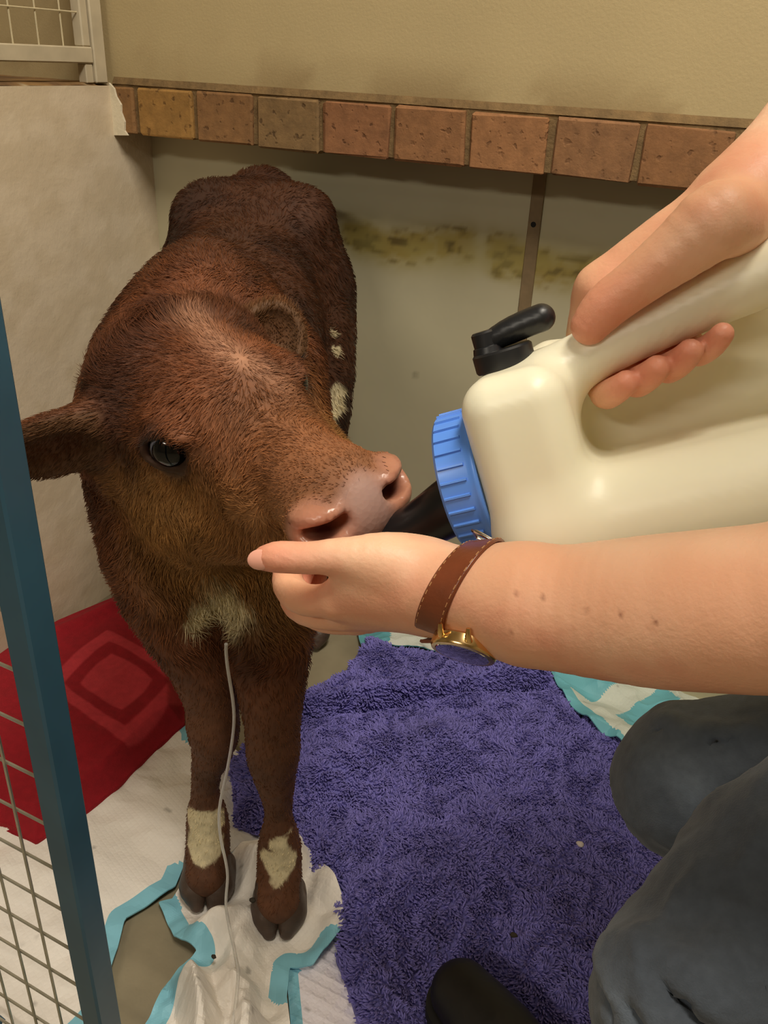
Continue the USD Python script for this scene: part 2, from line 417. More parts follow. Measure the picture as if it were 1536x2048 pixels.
for s, c in EYES:   # eyelids
    w = EYEW(s)
    ua = nrm(HA - w * (HA @ w)); ub = np.cross(w, ua); ub = ub if ub @ HD > 0 else -ub
    up_, lo_ = [], []
    for q in np.linspace(0, np.pi, 9):
        x, y = math.cos(q) * .0235, math.sin(q)
        up_.append(c + ua * x + ub * y * .0165 + w * (.0095 + .0045 * y))
        lo_.append(c + ua * x - ub * y * .0165 + w * (.0090 + .002 * y))
    calf.chain(up_, [.0034 + .0012 * math.sin(q) for q in np.linspace(0, np.pi, 9)], .006)
    calf.chain(lo_, [.0034] * 9, .006)
# ears
EAR = []
for s in (-1, 1):
    base = hd(-.085, s * .066, -.02) if s < 0 else at(530, 760, .905)
    if s < 0: tip, nf = at(0, 930, .80), cv(.2, .85, -.45)
    else: tip, nf = at(556, 604, .885), cv(.20, .30, -.93)
    ax = nrm(tip - base); nf = nrm(nf - ax * (nf @ ax)); sd = np.cross(ax, nf)
    L = np.linalg.norm(tip - base); c = base + ax * L * .53
    A = np.stack([ax, sd, nf])
    calf.cone(base - ax * .012, base + ax * .03, .026, .022, .025)
    if s > 0: calf.cone(hd(-.085, .05, -.03), base + ax * .01, .03, .024, .02)
    calf.ell(c, (L * .5, .043 if s < 0 else .037, .016), A, .02)
    calf.ell(c + nf * .018 + ax * .004, (L * .42, (.033 if s < 0 else .029), .020), A, .006, 's')
    EAR.append((s, base, c, A, L))
# ================================================================== ROOM
BZ0, BZ1, LOWY = 0.866, 0.944, 0.09
m_floor = mat('concrete_floor', lin(140, 130, 106), .55, .22, 9, .25, 60, .003)
m_upper = mat('yellow_plaster', 'tint', .75, .05, 6, .35, 220, .0012)
m_lower = mat('cream_paint', 'tint', .55, .04, 8, .12, 140, .001)
m_left = mat('rough_plaster', 'tint', .7, .05, 10, .34, 120, .0018)
m_ceil = mat('ceiling_paint', lin(215, 205, 185), .8)
m_dim = mat('dull_paint', lin(150, 140, 118), .8)
m_mortar = mat('mortar', lin(120, 96, 62), .9, .3, 60, .6, 150, .003)
m_joint = mat('joint_strip', lin(128, 108, 78), .7, .2, 40, .3, 200, .001)
m_black = mat('black_hole', lin(12, 11, 10), .8)

floor = grid_wall((-1.6, -3.6, 0), (1, 0, 0), (0, 1, 0), 4.6, 3.75, .5)
tag(obj('floor', floor, m_floor), 'grey brown concrete floor of the kennel', None, None, 'structure')
ceil = grid_wall((-1.6, .15, 2.5), (1, 0, 0), (0, -1, 0), 4.6, 3.75, .5)
tag(obj('ceiling', ceil, m_ceil), 'plain pale ceiling above the kennel', None, None, 'structure')
wb = thing('wall_back', 'back wall with yellow plaster above a brick course and cream paint below', None); tag(wb, kind='structure')
# yellow plaster above the bricks
up = grid_wall((-1.6, .010, BZ1 - .012), (1, 0, 0), (0, 0, 1), 4.6, 1.57, .02)
v = up.vertices; q = fbm(v * [9, 1, 9], 4, 3)
low = step(v[:, 2], BZ1 + .05 + .03 * q, BZ1 - .005)
grime = low * step(q, .5, .62) * .55
tint = mixc(lin(182, 163, 121), lin(140, 114, 74), grime)
sp = ((v[:, 0] > .02) & (v[:, 0] < .4)) * step(v[:, 2], BZ1 + .10, BZ1 + .02) * step(fbm(v * [30, 1, 22], 3, 9), .56, .66)
tint = mixc(tint, lin(150, 122, 84), sp * .22)
obj('upper_plaster', up, m_upper, wb, tint=tint)
# lower cream panel with the yellow brown stain
lp = grid_wall((-.02, LOWY, 0), (1, 0, 0), (0, 0, 1), 3.02, BZ0 + .02, .006)
v = lp.vertices; x, z = v[:, 0], v[:, 2]
n1, n2 = fbm(v * [16, 1, 30], 4, 5), fbm(v * [60, 1, 90], 3, 8)
zc = .738 + .010 * np.sin(x * 22) + .012 * (n1 - .5)
band = np.exp(-((z - zc) / np.where(z > zc, .022, .030)) ** 2)
along = step(x, .37, .43) * step(x, .93, .84) * (.7 + .3 * step(fbm(np.c_[x * 14, 0 * x, z * 4], 3, 6), .36, .58)) * (1 - .75 * np.exp(-((x - .652) / .012) ** 2))
st = 1.6 * band * along * (.75 + .5 * step(n2, .35, .6))
drip = np.exp(-((x - .685) / .012) ** 2) * step(z, .690, .705) * step(z, .745, .72) * .7
st = np.clip(st + drip * step(n2, .3, .6), 0, 1)
core = st * step(n2, .52, .66) * step(st, .35, .75)
tint = mixc(lin(188, 181, 151), lin(150, 128, 42), st * .85)
tint = mixc(tint, lin(78, 60, 26), core * .8)
halo = np.exp(-((z - .728) / .036) ** 2) * step(x, .37, .45) * step(x, .95, .8) * step(fbm(v * [12, 1, 12], 3, 2), .25, .5) * .5
tint = mixc(tint, lin(168, 156, 92), halo)
fl = np.exp(-(((x - .553) / .0035) ** 2 + ((z - .512) / .004) ** 2)); tint = mixc(tint, lin(90, 80, 60), fl)
obj('lower_panel', lp, m_lower, wb, tint=tint)
# mortar bed and bricks
obj('mortar', bar((-.002, .006, BZ0 + .003), (3.0, LOWY, BZ1 + .002), .001), m_mortar, wb)
cap_ = grid_wall((-.001, .002, BZ1 - .001), (1, 0, 0), (0, 0, 1), 3.0, .012, .012)
v = cap_.vertices; v[:, 1] += .004 * fbm(v * 40, 2, 1); v[v[:, 2] > BZ1 + .005, 1] = .011
obj('mortar_fillet', cap_, m_mortar, wb)
BR = [(140, 104, 72), (158, 120, 72), (138, 102, 72), (132, 106, 78), (146, 102, 76), (146, 104, 76), (154, 110, 80), (140, 102, 76), (138, 98, 70), (138, 100, 72), (144, 102, 74)]
m_brick = []
for i, c in enumerate([(r_ + 2, g_, b_ - 9) for r_, g_, b_ in BR]):
    n = {'g': ('geometry', {}), 'n': ('noise_texture', {'scale': 45.0, 'detail': 6.0, 'roughness': .65}), 'v': ('noise_texture', {'scale': 75.0, 'detail': 2.0}),
         'r': ('rgb_ramp', {'ramp': [(.3, lin(*c) * .72), (.55, lin(*c)), (.75, lin(*c) * 1.22)]}),
         'rv': ('rgb_ramp', {'ramp': [(.31, (.46, .42, .38)), (.40, (1, 1, 1))]}),
         'm': ('mix_color', {'blend_type': 'multiply', 'fac': .9 if i < 5 else .55}), 'p': ('principled_bsdf', {'roughness': .85}),
         'mh': ('mix_color', {'blend_type': 'multiply', 'fac': 1.0}), 'b': ('bump', {'strength': .8, 'distance': .003})}
    m_brick.append(usdkit.material(stage, f'/World/Looks/brick_{i}', n, [('g.position', 'n.vector'), ('g.position', 'v.vector'), ('n.fac', 'r.fac'), ('v.fac', 'rv.fac'), ('r.color', 'm.a'), ('rv.color', 'm.b'),
        ('m.result', 'p.base_color'), ('n.color', 'mh.a'), ('rv.color', 'mh.b'), ('mh.result', 'b.height'), ('b.normal', 'p.normal')], surface='p.BSDF'))
rb = np.random.default_rng(11)
for k in range(-1, 25):
    x0, x1 = .05 + .12 * k + .005, .05 + .12 * (k + 1) - .005
    if k == -1: x0 = .001
    j = rb.uniform(-.0016, .0016, 6)
    b = bar((x0 + j[0], 0 + j[1] * .7, BZ0 + j[2]), (x1 + j[3], LOWY - .002, BZ1 - .004 + j[4]), .003)
    c = b.vertices - b.vertices.mean(0)
    b.vertices += rb.normal(0, .0009, b.vertices.shape) * [1, .5, 1]
    obj('brick', b, m_brick[(k + 1) if k < 10 else rb.integers(4, 11)], wb)
# vertical joint between the panels
tr = thing('trim_1', 'brown vertical joint strip with a black hole on the cream wall', None); tag(tr, kind='structure')
obj('strip', bar((.7255, LOWY - .0035, .0), (.7455, LOWY + .001, BZ0 + .004), .001), m_joint, tr)
obj('hole', lathe([(0, 0), (0, .0042), (.002, .0042), (.002, 0)], (.7345, LOWY - .0038, .7865), (0, 1, 0), n=14), m_black, tr)
# left half wall
wl = thing('wall_left', 'white rough plastered half wall on the left with a worn tan top', None); tag(wl, kind='structure')
lw = grid_wall((0, -1.0, 0), (0, 1, 0), (0, 0, 1), 1.095, BZ1 - .004, .008)
v = lw.vertices; q = fbm(v * [1, 25, 25], 4, 4)
pits = step(fbm(v * [1, 90, 90], 2, 14), .62, .7) * np.exp(-(((v[:, 1] + .43) / .09) ** 2 + ((v[:, 2] - .60) / .05) ** 2))
tint = mixc(lin(220, 204, 178), lin(212, 195, 167), step(q, .4, .65)); tint = mixc(tint, lin(120, 105, 80), pits)
v[:, 0] += .0012 * (fbm(v * [1, 70, 70], 3, 6) - .5) - .003 * pits
lw.faces = lw.faces
obj('plaster', lw, m_left, wl, tint=tint)
tp = grid_wall((-1.6, -1.0, BZ1), (1, 0, 0), (0, 1, 0), 1.598, 1.012, .01)
v = tp.vertices; edge_w = .004 * fbm(v * [1, 60, 1], 3, 2) * (v[:, 0] > -.02); v[:, 0] -= edge_w
v[:, 2] += .003 * (fbm(v * 30, 3, 1) - .5) - .004 * (v[:, 0] > -.012)
tint = mixc(lin(150, 116, 72), lin(112, 84, 54), step(fbm(v * [18, 18, 1], 4, 5), .4, .62))
pale = step(fbm(v * [26, 40, 1], 3, 12), .60, .66) * (v[:, 0] > -.05); tint = mixc(tint, lin(200, 185, 150), pale * .8)
obj('capping', tp, m_mortar if False else mat('worn_capping', 'tint', .85, .2, 60, .4, 120, .002), wl, tint=tint)
obj('end_face', bar((-1.6, -1.0, 0), (-.004, -.985, BZ1 - .004), .001), m_left if False else mat('plaster_end', lin(206, 196, 172), .7, .06, 12, .4, 95, .003), wl)
# torn flake of white plaster that laps over the first brick
fl = Polygon([(-.001, BZ0 - .003), (.030, BZ0 - .001), (.024, BZ0 + .006), (.026, BZ0 + .02), (.020, BZ0 + .034), (.021, BZ0 + .046), (.012, BZ0 + .058), (.009, BZ0 + .070), (-.001, BZ1)])
fm = trimesh.creation.extrude_polygon(fl, .004, engine='earcut'); fv = fm.vertices.copy()
fm.vertices = np.c_[fv[:, 0], -.004 + fv[:, 2], fv[:, 1]]; fm.fix_normals()
obj('plaster_flake', fm, mat('flake_plaster', lin(226, 216, 190), .7, .06, 40, .4, 150, .002), wl)
# the rest of the room, out of the picture
for nm, o, ux, w in (('wall_right', (3.0, .15, 0), (0, -1, 0), 3.75), ('wall_front', (3.0, -3.6, 0), (-1, 0, 0), 4.6), ('wall_far_left', (-1.6, -3.6, 0), (0, 1, 0), 3.75)):
    tag(obj(nm, grid_wall(o, ux, (0, 0, 1), w, 2.5, .6), m_dim), 'plain cream wall, ' + nm.replace('_', ' ').replace('wall ', '') + ' side of the room', None, None, 'structure')
# ------------------------------------------------------------------ fence on the half wall
m_pale = mat('pale_metal', lin(196, 184, 158), .45, .1, 30, .2, 150, .0008)
m_wire = mat('fence_wire', lin(206, 194, 160), .4, .1, 60)
fx = -.014
fe = thing('wire_fence', 'pale metal wire mesh fence panel standing on the half wall', 'fence')
FZ = BZ1 + .028
obj('rail', bar((fx - .012, -.98, FZ), (fx + .012, -.032, FZ + .024), .002), m_pale, fe)
obj('rail', bar((fx - .012, -.98, 1.90), (fx + .012, -.032, 1.924), .002), m_pale, fe)
obj('frame_stile', bar((fx - .010, -.050, FZ + .024), (fx + .010, -.033, 1.90), .002), m_pale, fe)
obj('post', bar((fx - .013, -.031, BZ1 - .001), (fx + .013, -.004, 1.95), .002), m_pale, fe)
obj('foot', bar((fx - .009, -.049, BZ1 - .001), (fx + .009, -.0325, FZ), .0015), m_pale, fe)
for y in np.arange(-.083, -.97, -.05): obj('wire', tube([(fx, y, FZ + .02), (fx, y, 1.905)], .0014, 6), m_wire, fe)
for z in np.arange(FZ + .072, 1.89, .05): obj('wire', tube([(fx + .0025, -.045, z), (fx + .0025, -.975, z)], .0014, 6), m_wire, fe)
# ------------------------------------------------------------------ blue gate
PC = at(52, 1250, .60)
m_blue = mat('blue_paint', lin(48, 84, 104), .35, .12, 14, .1, 90, .001)
m_steel = mat('dull_wire', lin(176, 172, 156), .33, .15, 60, metallic=.6)
ga = thing('kennel_gate', 'dark blue square tube kennel gate with wire mesh in the left foreground', 'gate')
gx, gy = PC[0], PC[1]
obj('post', bar((gx - .0255, gy, .002), (gx, gy + .0255, 1.35), .002), m_blue, ga)
obj('post', bar((.012, gy, .002), (.0375, gy + .0255, 1.35), .002), m_blue, ga)
obj('rail', bar((.0375, gy, 1.32), (gx - .0255, gy + .0255, 1.345), .002), m_blue, ga)
obj('rail', bar((.0375, gy + .004, .002), (gx - .0255, gy + .0215, .014), .002), m_blue, ga)
for k in range(1, 25):
    x = gx - .0255 - .004 - .042 * (k - 1)
    if x < .045: break
    obj('wire', tube([(x, gy + .010, .008), (x, gy + .010, 1.325)], .0016, 6), m_steel, ga)
for z in np.arange(.025, 1.31, .055): obj('wire', tube([(.036, gy + .0132, z), (gx - .024, gy + .0132, z)], .0016, 6), m_steel, ga)
# ================================================================== PADS AND BLANKETS
def ground(pl, z=0.0): return [tuple(on_z(px, py, z)[:2]) for px, py in pl]
def ridge(p, line, h, w):
    d = shapely.distance(LineString(line), shapely.points(p)); return h * np.exp(-(d / w) ** 2)
m_pad = usdkit.material(stage, '/World/Looks/pad_tissue', {'t': ('attribute', {'attribute': 'tint'}), 'g': ('geometry', {}), 'mp': ('mapping', {'rotation': (0, 0, .35), 'scale': (480.0, 480.0, 0.0)}), 'x': ('separate_xyz', {}),
    's1': ('math', {'math_type': 'sine'}), 's2': ('math', {'math_type': 'sine'}), 'a1': ('math', {'math_type': 'absolute'}), 'a2': ('math', {'math_type': 'absolute'}), 'mn': ('math', {'math_type': 'minimum'}),
    'n': ('noise_texture', {'scale': 120.0, 'detail': 4.0}), 'ad': ('math', {'math_type': 'multiply_add', 'value2': .9}), 'b': ('bump', {'strength': .28, 'distance': .0010}), 'p': ('principled_bsdf', {'roughness': .8})},
    [('t.color', 'p.base_color'), ('g.position', 'mp.vector'), ('mp.vector', 'x.vector'), ('x.x', 's1.value1'), ('x.y', 's2.value1'), ('s1.value', 'a1.value1'), ('s2.value', 'a2.value1'), ('a1.value', 'mn.value1'), ('a2.value', 'mn.value2'),
     ('mn.value', 'ad.value1'), ('g.position', 'n.vector'), ('n.fac', 'ad.value3'), ('ad.value', 'b.height'), ('b.normal', 'p.normal')], surface='p.BSDF')
def facets(p, amp, freq, seed, n=6):
    """Papery crumples: flat facets between crisp creases."""
    r = np.random.default_rng(seed); z = np.zeros(len(p)); w_ = (fbm(np.c_[p * 7, 0 * p[:, 0]], 2, seed) - .5) * .10
    for k in range(n):
        a = r.uniform(0, np.pi); f_ = freq * r.uniform(.55, 1.6); t = (p @ np.array([np.cos(a), np.sin(a)]) + w_) * f_ + r.random()
        m_ = step(fbm(np.c_[p * 6, 0 * p[:, 0]] + 3 * k, 2, seed + k), .40, .55)
        z += m_ * np.abs((t % 1) - .5) * 2 * amp / (.5 + f_ / freq)
    return z
m_film = mat('blue_film', 'tint', .55, .08, 20, .2, 90, .001)
def creases(p, amp, sc, seed):
    """Crumples: sharp folds where value noise crosses its middle."""
    q = np.c_[p, 0 * p[:, 0]]
    a = np.abs(fbm(q * sc, 3, seed) - .5) * 2; b = np.abs(fbm(q * sc * 1.9 + 7, 2, seed + 5) - .5) * 2
    return amp * ((1 - a) ** 3 + .45 * (1 - b) ** 3)
pur_poly = ground([(590, 1385), (640, 1365), (690, 1335), (722, 1290), (738, 1266), (762, 1268), (790, 1285), (870, 1296), (960, 1302), (1050, 1322), (1092, 1336), (1130, 1380), (1165, 1425), (1196, 1440), (1262, 1478), (1330, 1560), (1340, 1700), (1330, 1860), (1300, 2100), (1000, 2200), (760, 2160), (722, 2048), (694, 1955), (672, 1900), (690, 1850), (640, 1765), (606, 1700), (560, 1660), (505, 1655), (468, 1640), (462, 1520), (500, 1470), (560, 1420)], .03)
def pad(label, poly, zf, border=.022, h=.006, white=(242, 236, 228), blue=(132, 196, 216), edges=(), solid_blue=()):
    t = thing('absorbent_pad', label, 'absorbent pad')
    poly = Polygon(poly).buffer(0).difference(Polygon(pur_poly).buffer(-.030)); poly = poly if poly.geom_type == 'Polygon' else max(poly.geoms, key=lambda g_: g_.area)
    mesh, e, ntop = sheet(poly, h, zf, .0022, inner=border)
    fc = e[mesh.faces].max(1) if border else None
    top = np.arange(len(mesh.faces)) < ntop
    cen = mesh.vertices[mesh.faces].mean(1)
    film = np.zeros(len(mesh.faces), bool)
    for ln_ in edges: film |= (e[mesh.faces].mean(1) < border * .97) & (shapely.distance(LineString(ground(ln_)), shapely.points(cen[:, :2])) < border * 1.25)
    for pl in solid_blue: film |= shapely.contains_xy(Polygon(pl), cen[:, 0], cen[:, 1]) & top
    film |= (~top)
    for nm, keep, m_, col in (('pad_sheet', ~film, m_pad, white), ('blue_border', film, m_film, blue)):
        sm, u = sub_mesh(mesh, keep)
        q = fbm(sm.vertices * 14, 3, 21); base = np.tile(lin(*col), (len(sm.vertices), 1)) * (.93 + .14 * q)[:, None]
        if nm == 'pad_sheet':
            s_ = step(fbm(sm.vertices * [60, 60, 0] + 3, 2, 33), .86, .88)
            base = mixc(base, lin(110, 104, 96), s_ * .5)
        obj(nm, sm, m_, t, tint=base, flat=True)
    return t
# large pad at the left, under the red blanket
def z_left(p): return .006 + creases(p, .003, 9, 2) + facets(p, .0055, 12, 61) + .004 * fbm(np.c_[p * 30, 0 * p[:, 0]], 2, 3)
left_poly = ground([(392, 1478), (372, 1452), (300, 1440), (60, 1560), (-330, 1640), (-420, 2000), (120, 2130), (205, 2035), (222, 1960), (252, 1848), (312, 1812), (352, 1785), (385, 1700), (392, 1600)])
pad('large white absorbent pad with blue edge beside the gate, under the red blanket', left_poly, z_left, .022, edges=[[(357, 1772), (310, 1812), (250, 1842), (222, 1970), (205, 2035), (120, 2130)], [(350, 1452), (392, 1478)]])
# pad that hangs over behind, between the front legs
mid_poly = ground([(440, 1480), (520, 1560), (620, 1690), (600, 1740), (480, 1740), (440, 1700), (405, 1620)])
pad('white pad showing between the front legs of the calf', mid_poly, lambda p: .009 + creases(p, .006, 14, 4), .015, white=(214, 210, 206))
# crumpled pad under the front hooves
hoof_c = [b_[:2] + BF[:2] * .03 for _, b_, _, _ in FLEGS]
cr_poly = ground([(318, 1815), (345, 1805), (360, 1780), (430, 1740), (500, 1705), (560, 1690), (612, 1690), (640, 1740), (688, 1845), (690, 1880), (655, 1925), (625, 1955), (580, 1950), (574, 2010), (600, 2260), (215, 2260), (335, 1985), (396, 1925), (350, 1890), (338, 1860)])
def z_crumple(p):
    z = .007 + creases(p, .010, 9, 8) + np.maximum(facets(p, .032, 12, 71, 9) - .022, 0) + facets(p, .009, 26, 72, 6)
    ed_ = shapely.distance(Polygon(cr_poly).exterior, shapely.points(p)); z = .005 + (z - .005) * (.35 + .65 * step(ed_, 0, .05))
    for c in hoof_c: z = .004 + (z - .004) * (1 - np.exp(-((((p - c) ** 2).sum(1)) / .055 ** 2) ** 2))
    z = z + ridge(p, ground([(660, 1780), (690, 1850), (650, 1930)]), .022, .02) + ridge(p, ground([(400, 1900), (520, 1830), (600, 1850)]), .018, .02) + ridge(p, ground([(505, 1870), (470, 1960), (430, 2060)]), .016, .018)
    return z
pad('crumpled white absorbent pad with torn blue edges under the front hooves of the calf', cr_poly, z_crumple, .022, h=.0032, edges=[[(312, 1812), (345, 1890), (400, 1925), (335, 1985), (285, 2110), (215, 2260)], [(655, 1925), (625, 1955), (580, 1950), (576, 1980)]])
# quilted pad at the lower middle
q_poly = ground([(572, 1945), (620, 1915), (690, 1850), (740, 1990), (800, 2160), (590, 2160)])
pad('flat quilted white pad at the bottom edge beside the purple blanket', q_poly, lambda p: .005 + creases(p, .004, 7, 12) + .0012 * np.maximum(np.sin(p[:, 0] * 420), 0) + .0012 * np.maximum(np.sin(p[:, 1] * 420), 0), .014, h=.004, white=(238, 232, 240), edges=[[(572, 1945), (590, 2160)]])
# pads behind and to the right of the purple blanket
b_poly = ground([(712, 1262), (760, 1225), (800, 1215), (900, 1225), (1040, 1260), (1060, 1330), (980, 1330), (860, 1310), (720, 1300)])
pad('white pad with a teal edge behind the purple blanket near the back wall', b_poly, lambda p: .006 + creases(p, .012, 10, 15), .024, white=(206, 210, 200), blue=(92, 158, 168), edges=[[(700, 1262), (760, 1225), (800, 1215)]], solid_blue=[ground([(700, 1200), (792, 1200), (778, 1300), (700, 1300)])])
r_poly = ground([(1080, 1300), (1250, 1290), (1480, 1330), (1520, 1430), (1400, 1560), (1260, 1560), (1180, 1500), (1110, 1400)])
def z_right(p): return .008 + creases(p, .016, 7, 18) + facets(p, .016, 9, 81)
rb_ = [ground([(1085, 1320), (1200, 1340), (1280, 1370), (1180, 1420), (1120, 1395)]), ground([(1225, 1460), (1320, 1395), (1350, 1440), (1320, 1490), (1280, 1520), (1250, 1480)])]
pad('crumpled teal and white pad between the purple blanket and the knee', r_poly, z_right, .020, h=.004, white=(210, 216, 204), blue=(112, 184, 196), edges=[[(1080, 1300), (1110, 1400), (1180, 1500), (1260, 1560)]], solid_blue=rb_)
# ------------------------------------------------------------------ red blanket
RC = on_z(240, 1395, .055)[:2]
r_axis = nrm(on_z(380, 1400, .05)[:2] - on_z(130, 1400, .05)[:2]); r_n = np.array([-r_axis[1], r_axis[0]])
def z_red(p):
    e = shapely.distance(RED_EDGE, shapely.points(p))
    return .022 + .036 * step(e, 0, .03) + .012 * (fbm(np.c_[p * 9, 0 * p[:, 0]], 3, 5) - .5) * step(e, 0, .05) + creases(p, .008, 5, 26) * step(e, .02, .08) + ridge(p, ground([(120, 1270), (250, 1215), (320, 1300)], .05), .012, .015)
red_poly = ground([(244, 1195), (290, 1230), (330, 1290), (362, 1350), (372, 1400), (370, 1440), (300, 1500), (230, 1570), (165, 1622), (110, 1650), (70, 1676), (0, 1650), (-80, 1650), (-200, 1560), (-160, 1420), (0, 1310), (105, 1252)], .03)
RED_EDGE = Polygon(red_poly).exterior
mesh, e, ntop = sheet(red_poly, .0030, z_red, .003, floor=.016)
v = mesh.vertices
# printed nested lozenges
A_, B_, C_, D_ = (on_z(x, y, .055)[:2] for x, y in ((214, 1270), (372, 1360), (254, 1490), (95, 1372)))
cen = (A_ + B_ + C_ + D_) / 4; e1 = (B_ - D_) / 2; e2 = (C_ - A_) / 2
uv = np.linalg.solve(np.stack([e1, e2], 1), (v[:, :2] - cen).T).T
rr_ = np.abs(uv[:, 0]) ** 1.15 + np.abs(uv[:, 1]) ** 1.15 + .05 * (fbm(v * 25, 2, 4) - .5)
lite = ((rr_ < 1.0) & (rr_ > .72)) | (rr_ < .47)
tint = mixc(lin(150, 15, 30), lin(190, 52, 62), np.maximum(step(rr_, 1.02, .98) * step(rr_, .70, .74), step(rr_, .49, .45)))
bl = thing('red_blanket', 'folded red fleece blanket with nested lozenge pattern against the left wall', 'blanket')
m_red = mat('red_fleece', 'tint', .95, .12, 90, .5, 420, .0015)
obj('fleece', mesh, m_red, bl, tint=tint)
# stitched fringe along the near edge, seen through the gate mesh
fr = []
for (x0, y0), (x1, y1) in zip([(-60, 1560), (0, 1650)], [(0, 1650), (72, 1672)]):
    for s in np.linspace(0, 1, 26, endpoint=False):
        a = on_z(x0 + (x1 - x0) * s, y0 + (y1 - y0) * s, .02); fr.append(tube([a + [0, 0, .006], a + nrm([EYE[0] - a[0], EYE[1] - a[1], 0]) * .012 + [0, 0, -.004]], .0022, 5))
obj('edge_stitching', trimesh.util.concatenate(fr), mat('red_thread', lin(150, 26, 34), .9), bl)
# ------------------------------------------------------------------ purple fleece blanket
PUR_EDGE = Polygon(pur_poly).exterior
def z_pur(p):
    e = shapely.distance(PUR_EDGE, shapely.points(p))
    z = .014 + .016 * step(e, 0, .03) + .022 * (fbm(np.c_[p * 5, 0 * p[:, 0]], 2, 31) - .35)
    z = z + ridge(p, ground([(590, 1425), (760, 1400), (930, 1385), (1075, 1355)], .04), .042, .016) - ridge(p, ground([(610, 1440), (800, 1415), (1085, 1378)], .03), .028, .010)
    z = z + ridge(p, ground([(640, 1560), (760, 1500), (900, 1480)], .03), .018, .03) + ridge(p, ground([(700, 1830), (860, 1760), (980, 1650)], .03), .020, .035) + ridge(p, ground([(1040, 1440), (1050, 1500), (1010, 1560)], .03), .014, .018)
    z = z - ridge(p, ground([(640, 1640), (820, 1600), (900, 1560)], .03), .012, .025)
    for q_ in ground([(918, 2040), (1000, 2150), (1100, 2290), (1190, 2420)]): z = z * (1 - np.exp(-(((p - q_) ** 2).sum(1) / .075 ** 2) ** 2))
    return np.maximum(z, .0095)
mesh, e, ntop = sheet(pur_poly, .005, z_pur, .004, floor=.008)
pb = thing('purple_blanket', 'purple blue plush fleece blanket spread over the floor', 'blanket')
m_pur = mat('purple_fleece', lin(112, 108, 176), .95, .2, 60, .6, 220, .004)
obj('backing', mesh, m_pur, pb, smooth=True)
# pile
f = mesh.faces[:ntop]; a = mesh.vertices[f]
ar = np.linalg.norm(np.cross(a[:, 1] - a[:, 0], a[:, 2] - a[:, 0]), axis=1)
NP = 62000
ids = rng.choice(len(f), NP, p=ar / ar.sum()); w1, w2 = rng.random(NP), rng.random(NP); fl_ = w1 + w2 > 1; w1[fl_], w2[fl_] = 1 - w1[fl_], 1 - w2[fl_]
p0 = a[ids, 0] + w1[:, None] * (a[ids, 1] - a[ids, 0]) + w2[:, None] * (a[ids, 2] - a[ids, 0])
nn = np.cross(a[ids, 1] - a[ids, 0], a[ids, 2] - a[ids, 0]); nn /= np.linalg.norm(nn, axis=1, keepdims=True)
ang = 9 * fbm(np.c_[p0[:, :2] * 22, 0 * p0[:, 0]], 2, 41) * 2 + rng.normal(0, .45, NP)
lay = np.c_[np.cos(ang), np.sin(ang), 0 * ang]
Lh = .0068 * (.6 + .8 * rng.random(NP)) * (.7 + .6 * fbm(np.c_[p0[:, :2] * 45, 0 * ang], 2, 44))
p1 = p0 + (nn * .95 + lay * .35) * Lh[:, None] * .6; p2 = p1 + (nn * .35 + lay * .7) * Lh[:, None] * .6
col = lin(118, 112, 184) * (.75 + .5 * rng.random(NP))[:, None] * (.8 + .4 * fbm(p0 * 12, 3, 46))[:, None]
m_pile = mat('purple_pile', 'tint', .9, .05, 30)
curves('pile', np.stack([p0, p1, p2], 1), [.0028, .0026, .0012], m_pile, pb, col)
# ------------------------------------------------------------------ crumbs of dirt
m_crumb = mat('dirt_crumb', lin(58, 50, 40), .9)
m_fluff = mat('white_fluff', lin(210, 200, 196), .9)
def crumb(px, py, z, r, name, label, cat, m_, group=None, seed=0):
    c = on_z(px, py, z); s_ = trimesh.creation.icosphere(1, r); s_.vertices *= (.7 + .6 * meshkit.noise(s_.vertices / r * 1.7 + seed + 9))[:, None] * [1, .8, .55]
    s_.apply_translation(c); tag(obj(name, s_, m_, smooth=50), label, cat, group)
# ================================================================== MILK JUG
th = math.radians(18)
JO = at(975, 950, .635)
JX = nrm(cv(.973 * math.cos(th), -.232 * math.cos(th), -math.sin(th)))
_z = cv(-.232, -.96, -.22); JZ = nrm(_z - JX * (_z @ JX)); JY = np.cross(JZ, JX)
JAX = np.stack([JX, JY, JZ])
def jl(x, y, z): return JO + x * JX + y * JY + z * JZ
def hz(x): return .0655 + .17 * (x - .09)      # height of the handle's middle
jug = Shape()
jug.box(jl(.038, 0, .005), (.036, .062, .068), JAX, .023, .02)
jug.box(jl(.165, 0, -.042), (.155, .064, .036), JAX, .034, .02)
jug.box(jl(.150, 0, -.052), (.145, .060, .026), JAX, .024, .02)
jug.box(jl(.285, 0, .02), (.035, .058, .088), JAX, .032, .03)
jug.box(jl(.175, .053, .02), (.12, .010, .055), JAX, .009, .03)
jug.chain([jl(.045, 0, .044), jl(.08, 0, hz(.08) - .002), jl(.14, 0, hz(.14)), jl(.20, 0, hz(.20)), jl(.28, 0, hz(.26))], [.020, .0195, .0185, .021, .028], .022)
m_jug = usdkit.material(stage, '/World/Looks/milky_plastic', {'p': ('principled_bsdf', {'base_color': tuple(lin(243, 238, 208)), 'roughness': .38, 'subsurface_weight': .25, 'subsurface_radius': (1.0, .9, .6), 'subsurface_scale': .012}),
    'g': ('geometry', {}), 'n': ('noise_texture', {'scale': 90.0}), 'b': ('bump', {'strength': .08, 'distance': .001})}, [('g.position', 'n.vector'), ('n.fac', 'b.height'), ('b.normal', 'p.normal')], surface='p.BSDF')
jt = thing('feeding_jug', 'white plastic calf feeding jug with blue collar and black teat held by the handle', 'feeding bottle')
jm = jug.mesh(.0025)
obj('jug_body', jm, m_jug, jt, smooth=True)
